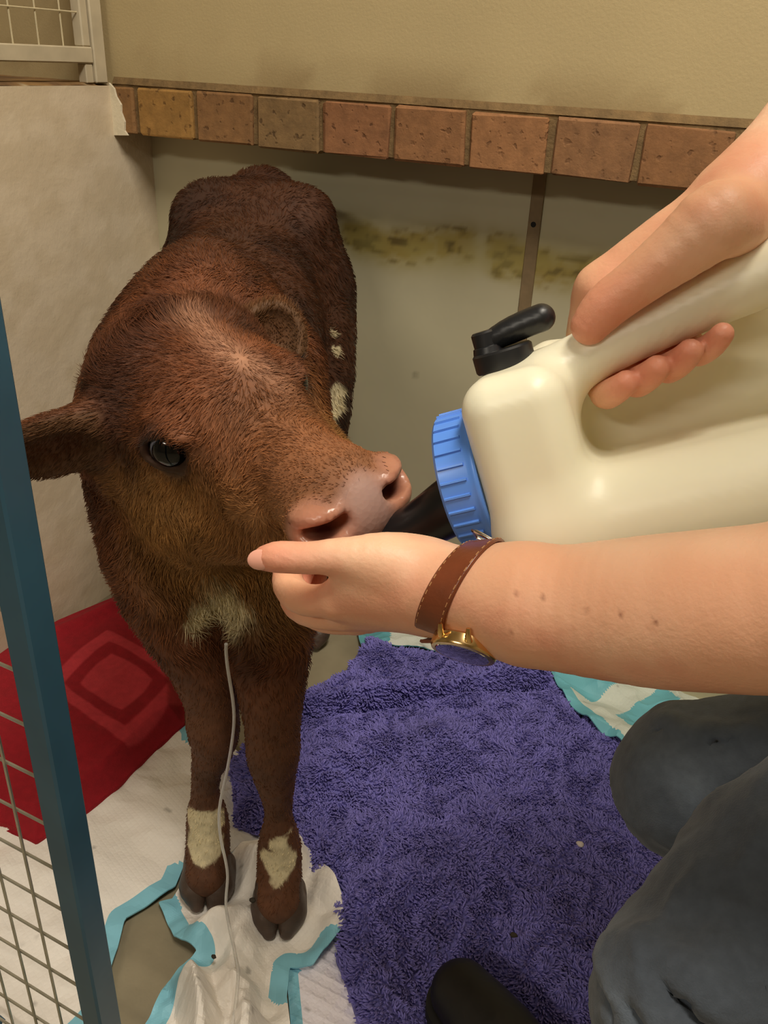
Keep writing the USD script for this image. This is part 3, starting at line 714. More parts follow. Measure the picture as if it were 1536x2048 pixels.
m_collar = mat('blue_plastic', lin(92, 144, 232), .32, .04, 20, .05, 200, .0005)
cp = [lathe([(-.0225, .0), (-.0225, .038), (-.0265, .040), (-.0265, .0485), (-.0245, .0508), (-.004, .0508), (-.0005, .0530), (.0015, .0530), (.0028, .0515), (.0028, .030)], JO, JX, JZ, 72)]
for k in range(30):
    a = 2 * math.pi * k / 30; rd = math.cos(a) * JY + math.sin(a) * JZ; tg = np.cross(JX, rd)
    b = trimesh.creation.box((.0185, .0026, .0022)); b.vertices[b.vertices[:, 2] > 0] *= [1, .5, 1]
    c = JO + JX * -.0145 + rd * .0514
    b.vertices = c + b.vertices[:, :1] * JX + b.vertices[:, 1:2] * tg + b.vertices[:, 2:] * rd
    cp.append(b)
nub = lathe([(-.0262, .0), (-.0262, .021), (-.034, .0195), (-.036, .017), (-.036, .0)], JO - JZ * .014, JX, JZ, 40)
tag(obj('screw_collar', trimesh.util.concatenate(cp + [nub]), m_collar, jt, smooth=40), 'ribbed blue screw collar')
# teat: flexes down into the mouth
tp_ = spline([jl(-.024, 0, -.014), jl(-.045, .001, -.021), jl(-.066, .003, -.027), hd(.150, -.004, -.0715), hd(.115, 0, -.072)], 24)
tr_ = np.interp(np.linspace(0, 1, 24), [0, .1, .45, .75, .92, 1], [.0235, .0220, .0160, .0115, .0085, .004])
tag(obj('teat', tube(tp_, tr_, 24), mat('black_rubber', lin(20, 20, 22), .32, .1, 40, .15, 60, .001), jt, smooth=50), 'black rubber teat')
m_vent = mat('black_plastic', lin(26, 27, 30), .38, .08, 40, .1, 200, .0005)
VC = jl(.034, 0, .0725)
vp = [lathe([(0, 0), (0, .0205), (.0015, .0215), (.0125, .0215), (.014, .0200), (.014, 0)], VC, JZ, JX, 48),
      lathe([(.013, 0), (.013, .0115), (.018, .0105), (.0185, .0095), (.0275, .0095), (.0290, .0080), (.0290, 0)], VC - JX * .009, JZ, JX, 32)]
arm = Shape(); arm.chain([VC + JX * -.006 + JZ * .021, VC + JX * .012 + JZ * .0245, VC + JX * .032 + JZ * .0265], [.0075, .0095, .0098], .004)
vp.append(arm.mesh(.002))
tag(obj('vent_cap', trimesh.util.concatenate(vp), m_vent, jt, smooth=40), 'black vent cap on top of the jug')
# ================================================================== PERSON
body = Shape()
# --- left arm: elbow - forearm - wrist, measured along its visible edges
LA = [(905, 1182, .553, 66), (935, 1183, .549, 71), (985, 1192, .540, 92), (1040, 1205, .531, 108), (1120, 1216, .517, 124), (1220, 1220, .501, 140), (1330, 1222, .481, 155), (1440, 1220, .460, 164), (1536, 1217, .444, 171), (1660, 1205, .425, 172)]
lap = [at(x, y, d) for x, y, d, _ in LA]; lar = [w * d / FPX for _, _, d, w in LA]
LELB = at(1800, 1190, .41); LSH = np.array([1.39, -.85, 1.05])
body.chain(lap + [LELB], lar + [.046], .02)
body.chain([LELB, (LELB + LSH) / 2, LSH], [.046, .052, .062], .03)
wn = nrm(lap[1] - lap[0])
for o in (-.011, .012): body.chain([lap[0] + FW * o, lap[3] + FW * o * .8], [lar[0] * .93, lar[3] * .9], .02)
# palm and fingers of the left hand, cupped under the chin
LW = lap[0]
mcp = [at(672, 1200, .583), at(690, 1224, .603), at(712, 1236, .623), at(738, 1236, .643)]
wr = [at(880, 1172, .553), at(884, 1188, .562), at(886, 1196, .572), at(884, 1200, .582)]
for a, b, r in zip(mcp, wr, (.0125, .0120, .0115, .0110)): body.chain([a, a * .5 + b * .5 + UP * .001, b], [r, r * 1.15, .0150], .016)
body.cone(at(770, 1160, .585), at(850, 1178, .566), .020, .021, .03)
body.ell(at(765, 1125, .566), (.030, .018, .017), np.stack([nrm(at(850, 1165, .56) - at(700, 1115, .56)), UP, FW]), .02)      # ball of the thumb
thumb = [at(835, 1150, .556), at(765, 1122, .556), at(690, 1114, .556), at(612, 1116, .561), at(562, 1114, .566), at(533, 1116, .570)]
body.chain(thumb, [.0185, .0175, .0130, .0107, .0107, .0088], .008)
FJ = [[mcp[0], at(612, 1200, .596), at(578, 1172, .615), at(578, 1135, .634), at(590, 1108, .648)],
      [mcp[1], at(628, 1226, .622), at(590, 1200, .645), at(596, 1160, .664), at(612, 1132, .676)],
      [mcp[2], at(650, 1238, .645), at(616, 1216, .667), at(620, 1180, .684), at(634, 1154, .694)],
      [mcp[3], at(684, 1240, .664), at(652, 1226, .684), at(650, 1196, .698), at(658, 1174, .706)]]
for j, r in zip(FJ, (.0113, .0113, .0105, .0092)): body.chain(j, [r * 1.08, r, r * 1.02, r * .92, r * .78], .004)
# --- right hand on the jug's handle
def hl(x, ang, rad):        # a point round the handle: ang 0 = far side, 90 = top, -90 = under
    return jl(x, math.cos(math.radians(ang)) * rad, hz(x) + math.sin(math.radians(ang)) * rad)
RW = at(1492, 404, .575)
rm = []
for i, (x, dx, r, a0) in enumerate(((.092, -.030, .0104, 62), (.113, -.024, .0108, 52), (.135, -.016, .0106, 42), (.156, -.008, .0094, 34))):
    R_ = .0195 + r + .001
    m0 = hl(x + .016, a0, R_ + .012); rm.append((m0, r))
    body.chain([m0, hl(x - .004, a0 - 42, R_ + .006), hl(x, -38, R_ + .001), hl(x + .003, -82, R_), hl(x + .010, -106, R_), hl(x + .019, -124 - 3 * i, R_ + .001)],
               [r * 1.2, r * 1.1, r, r, r * .95, r * .80], .0035)
for i, (m0, r) in enumerate(rm):
    w_ = RW + JY * (-.014 + .011 * i) + JZ * (.004 - .003 * i)
    body.chain([m0, (m0 + w_) / 2 + JZ * .004, w_], [r * 1.35, .0165, .019], .018)
rth = [RW - JY * .010 - JZ * .010 + JX * -.004, jl(.188, -.018, hz(.188) + .044), jl(.160, -.021, hz(.16) + .038), jl(.130, -.021, hz(.13) + .031), jl(.110, -.019, hz(.11) + .026), jl(.097, -.018, hz(.097) + .019)]
body.chain(rth, [.024, .0240, .0195, .0160, .0152, .0128], .018)
RELB = at(1850, 60, .58); RSH = np.array([1.42, -.50, 1.07])
ra = [RW, RW + (RELB - RW) * .25, RW + (RELB - RW) * .6, RELB]
body.chain(ra, [.0265, .0300, .040, .043], .025)
for o in (-.010, .010): body.chain([RW + FW * o, ra[2]], [.0235, .033], .02)
body.chain([RELB, RSH], [.043, .058], .03)
# --- trunk, neck and head, beyond the right edge of the picture
PEL, CHE = np.array([1.66, -.50, .56]), np.array([1.38, -.69, 1.01])
body.chain([PEL, PEL * .5 + CHE * .5, CHE], [.12, .11, .125], .05)
body.chain([LSH, CHE + [0, 0, .09], RSH], [.06, .075, .06], .05)
HEADC = np.array([1.17, -.78, 1.265]); hf = nrm([-.80, .0, -.60]); hs_ = nrm(np.cross([0, 0, 1], hf)); hu = np.cross(hf, hs_)
def hp(f, s, u): return HEADC + f * hf + s * hs_ + u * hu
body.chain([CHE + [-.03, 0, .09], hp(-.03, 0, -.07)], [.058, .052], .03)
body.ell(hp(-.015, 0, .025), (.098, .076, .092), np.stack([hf, hs_, hu]), .02)
body.ell(hp(.030, 0, -.045), (.060, .056, .075), np.stack([hf, hs_, hu]), .03)
body.cone(hp(.088, 0, .008), hp(.106, 0, -.026), .008, .0125, .012)
body.ell(hp(.072, 0, -.088), (.022, .024, .018), np.stack([hf, hs_, hu]), .02)
for s in (-1, 1):
    body.ell(hp(.083, s * .032, .008), (.014, .016, .012), np.stack([hf, hs_, hu]), .006, 's')
    body.ell(hp(.080, s * .032, .024), (.012, .020, .006), np.stack([hf, hs_, hu]), .01)
    body.ell(hp(-.015, s * .078, -.005), (.018, .008, .030), np.stack([hf, hs_, hu]), .006)
    body.ell(hp(.104, s * .009, -.030), (.008, .008, .006), np.stack([hf, hs_, hu]), .006)
for u in (-.054, -.063): body.chain([hp(.074, -.022, u), hp(.089, 0, u + (.001 if u > -.06 else 0)), hp(.074, .022, u)], [.003, .0055, .003], .005)
person = thing('person', 'person in blue jeans crouching at the right, hands on jug and under calf chin', 'person')
bm = body.mesh(.0026)
v = bm.vertices
skin = lin(226, 170, 136); red = lin(212, 126, 102); pale_ = lin(236, 192, 160)
q = fbm(v * 28, 4, 3); q2 = fbm(v * 9, 3, 8)
tint = mixc(skin, pale_, step(q2, .45, .7)); tint = mixc(tint, red, .35 * step(q, .45, .75))
tips = [thumb[-1], thumb[-2]] + [j[-1] for j in FJ] + [j[-2] for j in FJ] + [rth[-1], rth[-2]] + [hl(x + dx, a, .03) for (x, dx) in ((.092, .018), (.113, .018), (.135, .018), (.156, .018)) for a in (-60, -100, -128)]
w = np.max([np.exp(-(((v - t) ** 2).sum(1)) / .021 ** 2) for t in tips], 0)
tint = mixc(tint, lin(214, 112, 92), .6 * w)
# moles on the forearm
for px, py in ((1173, 1220), (1311, 1244), (1034, 1187), (1021, 1267), (1086, 1194), (1242, 1228)):
    d = nrm(at(px, py, 1) - EYE); t_ = (v - EYE) @ d; dist = np.linalg.norm(v - EYE - t_[:, None] * d, axis=1)
    tint = mixc(tint, lin(120, 62, 40), np.exp(-(dist / .0011) ** 2) * .75 * (t_ < .56))
# lips, knuckle creases
tint = mixc(tint, lin(190, 96, 88), np.exp(-((v - hp(.088, 0, -.058)) ** 2 / np.array([.02, .02, .008]) ** 2).sum(1)) * .7)
m_skin = usdkit.material(stage, '/World/Looks/skin', {'t': ('attribute', {'attribute': 'tint'}), 'g': ('geometry', {}), 'n': ('noise_texture', {'scale': 420.0, 'detail': 3.0}), 'n2': ('noise_texture', {'scale': 60.0, 'detail': 3.0}),
    'ad': ('math', {'math_type': 'multiply_add', 'value2': 3.0}), 'b': ('bump', {'strength': .35, 'distance': .0007}),
    'p': ('principled_bsdf', {'roughness': .48, 'subsurface_weight': .18, 'subsurface_radius': (1.0, .35, .2), 'subsurface_scale': .006, 'specular_ior_level': .4})},
    [('t.color', 'p.base_color'), ('g.position', 'n.vector'), ('g.position', 'n2.vector'), ('n2.fac', 'ad.value1'), ('n.fac', 'ad.value3'), ('ad.value', 'b.height'), ('b.normal', 'p.normal')], surface='p.BSDF')
skin_part = obj('body', bm, m_skin, person, tint=tint)
# nails
m_nail = mat('nail', lin(228, 166, 146), .25, .05, 50)
def nail(c, along, out, w, l):
    along = nrm(along); out = nrm(out - along * (out @ along)); sd = np.cross(along, out)
    g = trimesh.creation.icosphere(2, 1.0); u = g.vertices * [l, w, .0012]
    u[:, 2] -= .25 * (u[:, 1] ** 2) / w
    g.vertices = c + u[:, :1] * along + u[:, 1:2] * sd + u[:, 2:] * out
    obj('nail', g, m_nail, skin_part, smooth=60)
t_out = nrm(-FW * .80 - RT * .35 - UP * .1)
nail(thumb[-1] + t_out * .0084 + nrm(thumb[-1] - thumb[-2]) * .001, thumb[-1] - thumb[-2], t_out, .0070, .0085)
# hair and eyes
hair = Shape(); hair.ell(hp(-.030, 0, .040), (.100, .086, .092), np.stack([hf, hs_, hu]), .02)
hair.ell(hp(.085, 0, -.025), (.085, .085, .085), np.stack([hf, hs_, hu]), .015, 's'); hair.chain([hp(-.09, 0, .03), hp(-.115, 0, -.03), hp(-.11, 0, -.10)], [.045, .04, .02], .03)
obj('hair', hair.mesh(.006), mat('brown_hair', lin(74, 48, 30), .6, .4, 30, .6, 200, .003, vec=(1, 1, .15)), person, smooth=True)
m_eyew = mat('eye_white', lin(232, 226, 218), .15, .0); m_iris = mat('eye_iris', lin(58, 40, 26), .1, .0)
for s in (-1, 1):
    e_ = trimesh.creation.icosphere(3, .0115); e_.apply_translation(hp(.0685, s * .032, .008)); eo_ = obj('eye', e_, m_eyew, person, smooth=True)
    i_ = trimesh.creation.icosphere(2, .006); i_.vertices *= .9; i_.apply_translation(hp(.0757, s * .032, .007)); obj('iris', i_, m_iris, eo_, smooth=True)
# --- clothes
m_jean = mat('denim', 'tint', .9, .16, 120, .6, 620, .0012, sheen_weight=.15)
jeans = Shape()
KN = at(1402, 2006, .60); KF = at(1385, 1560, .805)
HN, HF = PEL + np.array([-.02, -.10, .0]), PEL + np.array([-.02, .10, .0])
AN, AF = on_z(918, 2040, 0) + nrm(on_z(1190, 2420, 0) - on_z(918, 2040, 0)) * .205 + np.array([0, 0, .10]), np.array([1.42, -.30, .10])
jeans.chain([HN, at(1705, 1735, .625), KN], [.115, .088, .068], .03)
jeans.chain([KN, KN * .5 + AN * .5 + np.array([.03, 0, 0]), AN], [.066, .062, .052], .02)
jeans.chain([HF, HF * .5 + KF * .5 + np.array([0, 0, .01]), KF], [.115, .092, .066], .02)
jeans.chain([KF, KF * .5 + AF * .5 + np.array([.03, 0, 0]), AF], [.066, .060, .052], .02)
jeans.ell(PEL + [.01, 0, .02], (.13, .19, .13), None, .05)
# creases behind and around the knees
def crease(path, r, dep): jeans.chain(path, [r * .4] + [r] * (len(path) - 2) + [r * .4], dep, 's')
def fold(path, r): jeans.chain(path, [r * .4] + [r] * (len(path) - 2) + [r * .5], .018)
dj = .598
DOWN = -UP * .7 - RT * .5
def fold_px(pl, r, sink=.5):
    q_ = [hit(jeans, *c) for c in pl]
    if all(c is not None for c in q_): return [c + FW * r * sink for c in q_], r
for f_ in [fold_px(*a) for a in (([(1262, 1640), (1300, 1690), (1345, 1755), (1372, 1790)], .010), ([(1250, 1665), (1290, 1740), (1310, 1800)], .008), ([(1232, 1890), (1300, 1912), (1385, 1965), (1480, 2042)], .010), ([(1226, 1905), (1275, 1965), (1320, 2044)], .0085),
        ([(1218, 1925), (1240, 1980), (1252, 2044)], .007), ([(1392, 1965), (1460, 1990), (1530, 2038)], .007), ([(1440, 1900), (1490, 1930), (1532, 1950)], .006), ([(1330, 1450), (1400, 1470), (1500, 1462)], .006))]:
    if f_:
        fold(*f_)
        jeans.chain([c + DOWN * f_[1] * 1.6 - FW * f_[1] * .25 for c in f_[0]], [f_[1] * .3] + [f_[1] * .55] * (len(f_[0]) - 2) + [f_[1] * .3], .008, 's')
jj = jeans.mesh(.0045); v = jj.vertices; q = fbm(v * 10, 4, 6)
tint = mixc(lin(66, 74, 85), lin(106, 117, 130), step(q, .42, .66) * .7)
for c in (KN, KF): tint = mixc(tint, lin(110, 118, 128), .35 * np.exp(-(((v - c) ** 2).sum(1)) / .08 ** 2))
_, jn = jeans.grad(v, .003)
wr_ = (1 - 2 * np.abs(fbm(v * [11, 11, 16], 3, 12) - .5)) ** 4
v += jn * (.0055 * wr_ + .004 * (fbm(v * [60, 60, 20], 3, 2) - .5))[:, None]
obj('jeans', jj, m_jean, person, tint=tint)
shirt = Shape(); m_green = mat('green_scrub', lin(24, 112, 70), .85, .1, 40, .3, 160, .002)
shirt.chain([PEL + [0, 0, .03], PEL * .5 + CHE * .5, CHE], [.150, .132, .142], .05)
shirt.chain([LSH, CHE + [0, 0, .085], RSH], [.074, .088, .074], .05)
shirt.chain([LSH, LSH * .55 + LELB * .45], [.076, .068], .04)
shirt.chain([RSH, RSH * .5 + RELB * .5], [.074, .066], .04)
shirt.ell(CHE + [-.09, 0, .16], (.07, .075, .06), None, .015, 's')
shm = shirt.mesh(.007)
obj('shirt', shm, m_green, person, smooth=True)
m_shoe = mat('black_shoe', lin(22, 20, 18), .55, .15, 60, .3, 160, .001)
m_sole = mat('shoe_sole', lin(34, 32, 30), .8)
TN = on_z(918, 2040, 0)
for toe, ank in ((TN, AN), (np.array([1.24, -.33, 0]), AF)):
    heel = np.array([*(ank + nrm((ank - toe) * [1, 1, 0]) * .05)[:2], 0]); sh = Shape()
    sh.chain([toe + [0, 0, .050], (toe * .6 + heel * .4) + [0, 0, .060], heel + [0, 0, .060]], [.037, .044, .040], .02)
    sh.chain([(toe * .35 + heel * .65) + [0, 0, .06], ank + [0, 0, .005]], [.045, .046], .03)
    sh.box((toe + heel) / 2 + [0, 0, -.04], (.3, .3, .064), None, .001, .006, 's')
    so_ = obj('shoe', sh.mesh(.004), m_shoe, person, smooth=True)
    a = nrm(heel - toe); n_ = np.array([-a[1], a[0], 0]); L_ = np.linalg.norm(heel - toe)
    pol = LineString([(0, 0), (L_, 0)]).buffer(.041); so = trimesh.creation.extrude_polygon(pol, .016, engine='earcut')
    w_ = so.vertices.copy(); so.vertices = toe + w_[:, :1] * a + w_[:, 1:2] * n_ + w_[:, 2:] * ZZ + [0, 0, .0125]
    obj('sole', so, m_sole, so_, smooth=30)
# ================================================================== WATCH
wt = thing('wristwatch', 'gold wristwatch with brown leather strap on the left wrist beside the blue collar', 'watch')
wa = nrm(at(1000, 1196, .538) - at(880, 1180, .556)); wc = at(918, 1183, .551)
tilt = nrm(wa - UP * .42)                    # the strap sits a little askew
e_o = nrm(-FW - tilt * (-FW @ tilt)); e_u = np.cross(tilt, e_o); e_u = e_u if e_u @ UP > 0 else -e_u
def sdf1(p): return body(np.asarray(p)[None])[0]
def wrist_r(ang, off):
    d = math.cos(ang) * e_o + math.sin(ang) * e_u; c = wc + off * tilt
    r_ = np.linspace(.014, .052, 90); s_ = body(c + r_[:, None] * d); k = np.nonzero(s_ > .0)[0]
    return (r_[k[0]] if len(k) else .03), d, c
nA = 72; rows = []
offs = (-.0095, -.0092, -.0075, .0075, .0092, .0095); lift = (.0006, .0022, .0030, .0030, .0022, .0006)
angs = [math.radians(a) for a in np.linspace(-62, 258, nA)]
R_ = np.array([[wrist_r(a, o)[0] for o in (-.009, 0, .009)] for a in angs])
from scipy.ndimage import uniform_filter1d
R_ = uniform_filter1d(R_, 9, axis=0, mode='nearest')
V = []
for i, a in enumerate(angs):
    d = math.cos(a) * e_o + math.sin(a) * e_u
    for o, l_ in zip(offs, lift): V.append(wc + o * tilt + d * (np.interp(o, (-.009, 0, .009), R_[i]) + l_ + .0004))
V = np.array(V); K = len(offs); F = []
for i in range(nA - 1):
    for k in range(K):
        k2 = (k + 1) % K; F += [(i * K + k, i * K + k2, (i + 1) * K + k2), (i * K + k, (i + 1) * K + k2, (i + 1) * K + k)]
F += [(0, k + 1, k) for k in range(1, K - 1)] + [((nA - 1) * K, (nA - 1) * K + k, (nA - 1) * K + k + 1) for k in range(1, K - 1)]
stp = trimesh.Trimesh(V, F, process=False); stp.fix_normals()
m_strap = mat('brown_leather', lin(112, 58, 34), .32, .2, 50, .35, 260, .0008)
strap_ = obj('strap', stp, m_strap, wt, smooth=50)
m_thread = mat('tan_thread', lin(176, 128, 84), .7)
for o in (-.0078, .0078):
    st_ = []
    for i in range(2, nA - 2):
        if i % 2: continue
        p_ = [wc + o * tilt + (math.cos(a) * e_o + math.sin(a) * e_u) * (np.interp(o, (-.009, 0, .009), R_[j]) + .0034) for j, a in ((i, angs[i]), (i + 1, angs[i + 1]))]
        st_.append(tube(p_, .00035, 5))
    obj('stitching', trimesh.util.concatenate(st_), m_thread, strap_)
# gold case under the wrist
ca = math.radians(-100); cd = math.cos(ca) * e_o + math.sin(ca) * e_u
cr = wrist_r(ca, 0)[0]; cd = nrm(cv(-.30, .90, -.38)); CC = at(932, 1282, .533); tl_ = nrm(wa - cd * (wa @ cd)); side = np.cross(tl_, cd)
m_gold = mat('gold_metal', lin(236, 200, 140), .20, .05, 40, metallic=1.0)
tag(strap_, 'stitched brown leather strap')
case_ = obj('case', lathe([(0, 0), (0, .0190), (.0012, .0205), (.0070, .0210), (.0088, .0200), (.0090, .0176), (.0078, .0174), (.0078, 0)], CC, cd, tl_, 56), m_gold, wt, smooth=40)
obj('dial', lathe([(.0078, 0), (.0078, .0172), (.0081, .0172), (.0081, 0)], CC, cd, tl_, 48), mat('dial_face', lin(236, 230, 216), .3), case_)
m_glass = usdkit.material(stage, '/World/Looks/watch_glass', {'f': ('fresnel', {'IOR': 1.5}), 't': ('transparent_bsdf', {}), 'g': ('glossy_bsdf', {'roughness': .02, 'color': (1, 1, 1)}), 'm': ('mix_closure', {})}, [('f.fac', 'm.fac'), ('t.BSDF', 'm.closure1'), ('g.BSDF', 'm.closure2')], surface='m.closure')
obj('glass', lathe([(.0088, 0), (.0088, .0174), (.0093, .0170), (.0097, .008), (.0098, 0)], CC, cd, tl_, 48), m_glass, case_, smooth=40)
for k in range(12):
    a = k * math.pi / 6; d_ = math.cos(a) * tl_ + math.sin(a) * side; b = trimesh.creation.box((.0022, .0005, .0004)); t_ = np.cross(cd, d_)
    b.vertices = CC + cd * .0083 + d_ * .0145 + b.vertices[:, :1] * d_ + b.vertices[:, 1:2] * t_ + b.vertices[:, 2:] * cd; obj('hour_mark', b, m_gold, case_)
for a, l_ in ((.7, .008), (2.4, .011)):
    d_ = math.cos(a) * tl_ + math.sin(a) * side; b = trimesh.creation.box((l_, .0007, .0003)); t_ = np.cross(cd, d_)
    b.vertices = CC + cd * .0085 + d_ * l_ * .45 + b.vertices[:, :1] * d_ + b.vertices[:, 1:2] * t_ + b.vertices[:, 2:] * cd; obj('hand', b, m_gold, case_)
obj('crown', lathe([(0, 0), (0, .0026), (.004, .0026), (.0045, .0018), (.0045, 0)], CC + cd * .0045 + tl_ * .0205, tl_, cd, 16), m_gold, case_)
for s1 in (-1, 1):
    for s2 in (-1, 1):
        p_ = CC + side * s1 * .0178 + tl_ * s2 * .0090
        obj('lug', tube([p_ + cd * .0050, p_ + side * s1 * .0042 + cd * .0036, p_ + side * s1 * .0075 - cd * .0005], [.0020, .0020, .0014], 10), m_gold, case_, smooth=50)
# buckle on the far upper side
ba_ = math.radians(98); bd = math.cos(ba_) * e_o + math.sin(ba_) * e_u; bs = np.cross(tilt, bd); BC = wc + bd * (wrist_r(ba_, 0)[0] + .0042)
q_ = [BC + x * tilt + y * bs for x, y in ((-.0118, -.009), (-.0118, .006), (-.008, .0085), (.008, .0085), (.0118, .006), (.0118, -.009))]
obj('buckle', tube(q_, .0013, 10, closed=True), mat('buckle_metal', lin(206, 200, 190), .18, metallic=1.0), strap_, smooth=50)
# ================================================================== CALF (meshes, coat)
ct = thing('calf', 'reddish brown calf with white chest tuft and white marked front legs drinking from the jug', 'calf')
cm = calf.mesh(.0034)
v = cm.vertices
_, gn = calf.grad(v, .002)
chest = lin(124, 73, 43); dark = lin(86, 48, 28); gold = lin(172, 126, 72); cream = lin(222, 208, 170)
def calf_tint(p, n):
    rel = (p - HO) / HS; a, l, d = rel @ HA, rel @ HL, rel @ HD
    head = step(np.linalg.norm(p - HO, axis=1), .26, .17)
    q = fbm(p * 16, 3, 2); q2 = fbm(p * 45, 3, 7)
    t = mixc(chest, dark, step(q, .38, .66) * .75)
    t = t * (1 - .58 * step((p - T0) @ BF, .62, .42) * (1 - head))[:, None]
    leg = step(p[:, 2], .42, .30); t = mixc(t, lin(108, 70, 44), leg * .6)
    t = mixc(t, gold, step(np.linalg.norm(p - hd(0, 0, -.08), axis=1), .24, .15) * step(d, -.005, -.065) * step(a, -.16, -.04) * .9)
    t = mixc(t, lin(150, 100, 62), head * step(a, -.02, .08) * .5)
    t = mixc(t, lin(58, 32, 20), head * np.exp(-((a + .105) / .035) ** 2 - ((d - .0) / .05) ** 2) * .8)            # dark poll
    t = mixc(t, lin(176, 130, 102), head * np.exp(-((l - .020 - .03 * (q - .5)) / .014) ** 2) * step(a, -.11, -.08) * step(a, .07, .0) * step(d, -.03, -.005) * .8)
    t = mixc(t, lin(60, 33, 20), head * np.exp(-((a + .062) / .020) ** 2) * step(np.abs(l), .035, .06) * step(d, -.10, -.05) * .75)
    for s, c in EYES:
        t = mixc(t, lin(40, 24, 18), step(np.linalg.norm(p - c, axis=1), .034, .026) * .8)
    # white marks
    w = np.zeros(len(p))
    for c, r in ((at(435, 1245, .90), .036), (at(480, 1225, .89), .022), (at(395, 1255, .91), .020), (at(440, 1195, .88), .022)):
        dd = np.linalg.norm(p - c, axis=1); dd = np.where(c[2] > .52, dd, dd)
        w = np.maximum(w, step(dd + .016 * (q2 - .5) * 2, r * 1.25, r * .8))
    for px, py, r in ((658, 812, .026), (652, 842, .020), (674, 784, .014), (672, 668, .006), (677, 700, .006), (662, 860, .008)):
        d_ = nrm(at(px, py, 1) - EYE); t_ = (p - EYE) @ d_; dd = np.linalg.norm(p - EYE - t_[:, None] * d_, axis=1)
        w = np.maximum(w, step(dd + .012 * (q2 - .5) * 2, r * 1.2, r * .8) * (t_ > 1.15))
    for (s, bx, ft, kn), cs in zip(FLEGS, ([(410, 1648, .026), (408, 1686, .027)], [(566, 1650, .010), (560, 1688, .014), (556, 1730, .022), (548, 1752, .014)])):
        for px, py, r in cs:
            c = at(px, py, float((ft - EYE) @ FW) - .025)
            w = np.maximum(w, step(np.linalg.norm((p - c) * [1, 1, 1], axis=1) + .014 * (q2 - .5) * 2, r * 1.15, r * .95))
    t = mixc(t, cream, w)
    # bare nose
    nose = step(a + .25 * d + .010 * (q2 - .5), .167, .180) * head
    rim = step(np.min([np.linalg.norm(p - hd(.170, s * .034, -.036), axis=1) for s in (-1, 1)], 0), .034, .022) * head * step(a, .13, .15)
    bare = np.maximum(nose, rim * .85)
    t = mixc(t, lin(186, 130, 108), bare)
    t = mixc(t, lin(150, 136, 132), nose * step(np.abs(l), .03, .008) * .7)
    hole = np.max([np.exp(-(((p - hd(.168, s * .031, -.035)) ** 2).sum(1)) / .011 ** 2) for s in (-1, 1)], 0)
    t = mixc(t, lin(66, 26, 22), np.clip(hole * 1.3, 0, 1) * .9)
    # ears
    for s, base, c, A, L in EAR:
        e = (p - c) @ A.T; m_ = (np.abs(e[:, 0]) < L * .62) * step(np.linalg.norm(e / [L * .5, .045, .03], axis=1), 1.25, 1.0)
        t = mixc(t, lin(104, 62, 36) if s < 0 else lin(116, 76, 44), m_ * .8)
        inner = m_ * step(e[:, 2], -.004, .006) * step(n @ A[2], .1, .5); t = mixc(t, lin(96, 68, 42), inner * .7)
    t = t * (1 - .20 * (1 - w) * (1 - bare) * (1 - .85 * head))[:, None]
    return t, w, head, bare, hole
tint, wmark, headw, bare, hole = calf_tint(v, gn)
m_hide = mat('calf_hide', 'tint', .75, .22, 90, .5, 260, .0015, vec=(1, 1, .4))
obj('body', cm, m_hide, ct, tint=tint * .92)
# wet nose skin, as a thin shell of the same surface
f = cm.faces; nk = (bare[f].min(1) > .5) & (headw[f].min(1) > .5)
nm_, u = sub_mesh(cm, nk); nm_.vertices = nm_.vertices + gn[u] * .0005
m_nose = usdkit.material(stage, '/World/Looks/wet_nose', {'t': ('attribute', {'attribute': 'tint'}), 'g': ('geometry', {}), 'v': ('voronoi_texture', {'scale': 260.0}), 'b': ('bump', {'strength': .18, 'distance': .001}), 'p': ('principled_bsdf', {'roughness': .28, 'subsurface_weight': .1, 'subsurface_scale': .004})},
    [('t.color', 'p.base_color'), ('g.position', 'v.vector'), ('v.distance', 'b.height'), ('b.normal', 'p.normal')], surface='p.BSDF')
obj('nose', nm_, m_nose, ct, tint=tint[u])
# eyes
m_eye = mat('calf_eye', 'tint', .08, .0, coat_weight=.25, specular_ior_level=.35)
for s, c in EYES:
    e_ = trimesh.creation.icosphere(4, .0192); e_.apply_translation(c); eo = obj('eye', e_, m_eye, ct, smooth=True, tint=mixc(lin(7, 8, 12), lin(150, 150, 165), step(np.linalg.norm((e_.vertices - c) - EYEW(s) * .017 - HD * -.003 - HA * .003, axis=1), .0165, .0180)))
    w_ = EYEW(s)
    la = []
    for q in np.linspace(.35, 2.8, 16):
        ua = nrm(HA - w_ * (HA @ w_)); ub = np.cross(w_, ua); ub = ub if ub @ HD > 0 else -ub
        p_ = c + ua * math.cos(q) * .021 + ub * math.sin(q) * .0165 + w_ * .015
        la.append([p_, p_ + w_ * .006 + ub * .0005, p_ + w_ * .011 + ub * .004 * math.sin(q) + ua * math.cos(q) * .003])
    curves('eyelashes', np.array(la), [.0008, .0006, .0002], mat(f'lash_{s + 1}', lin(40, 26, 18), .6), eo)
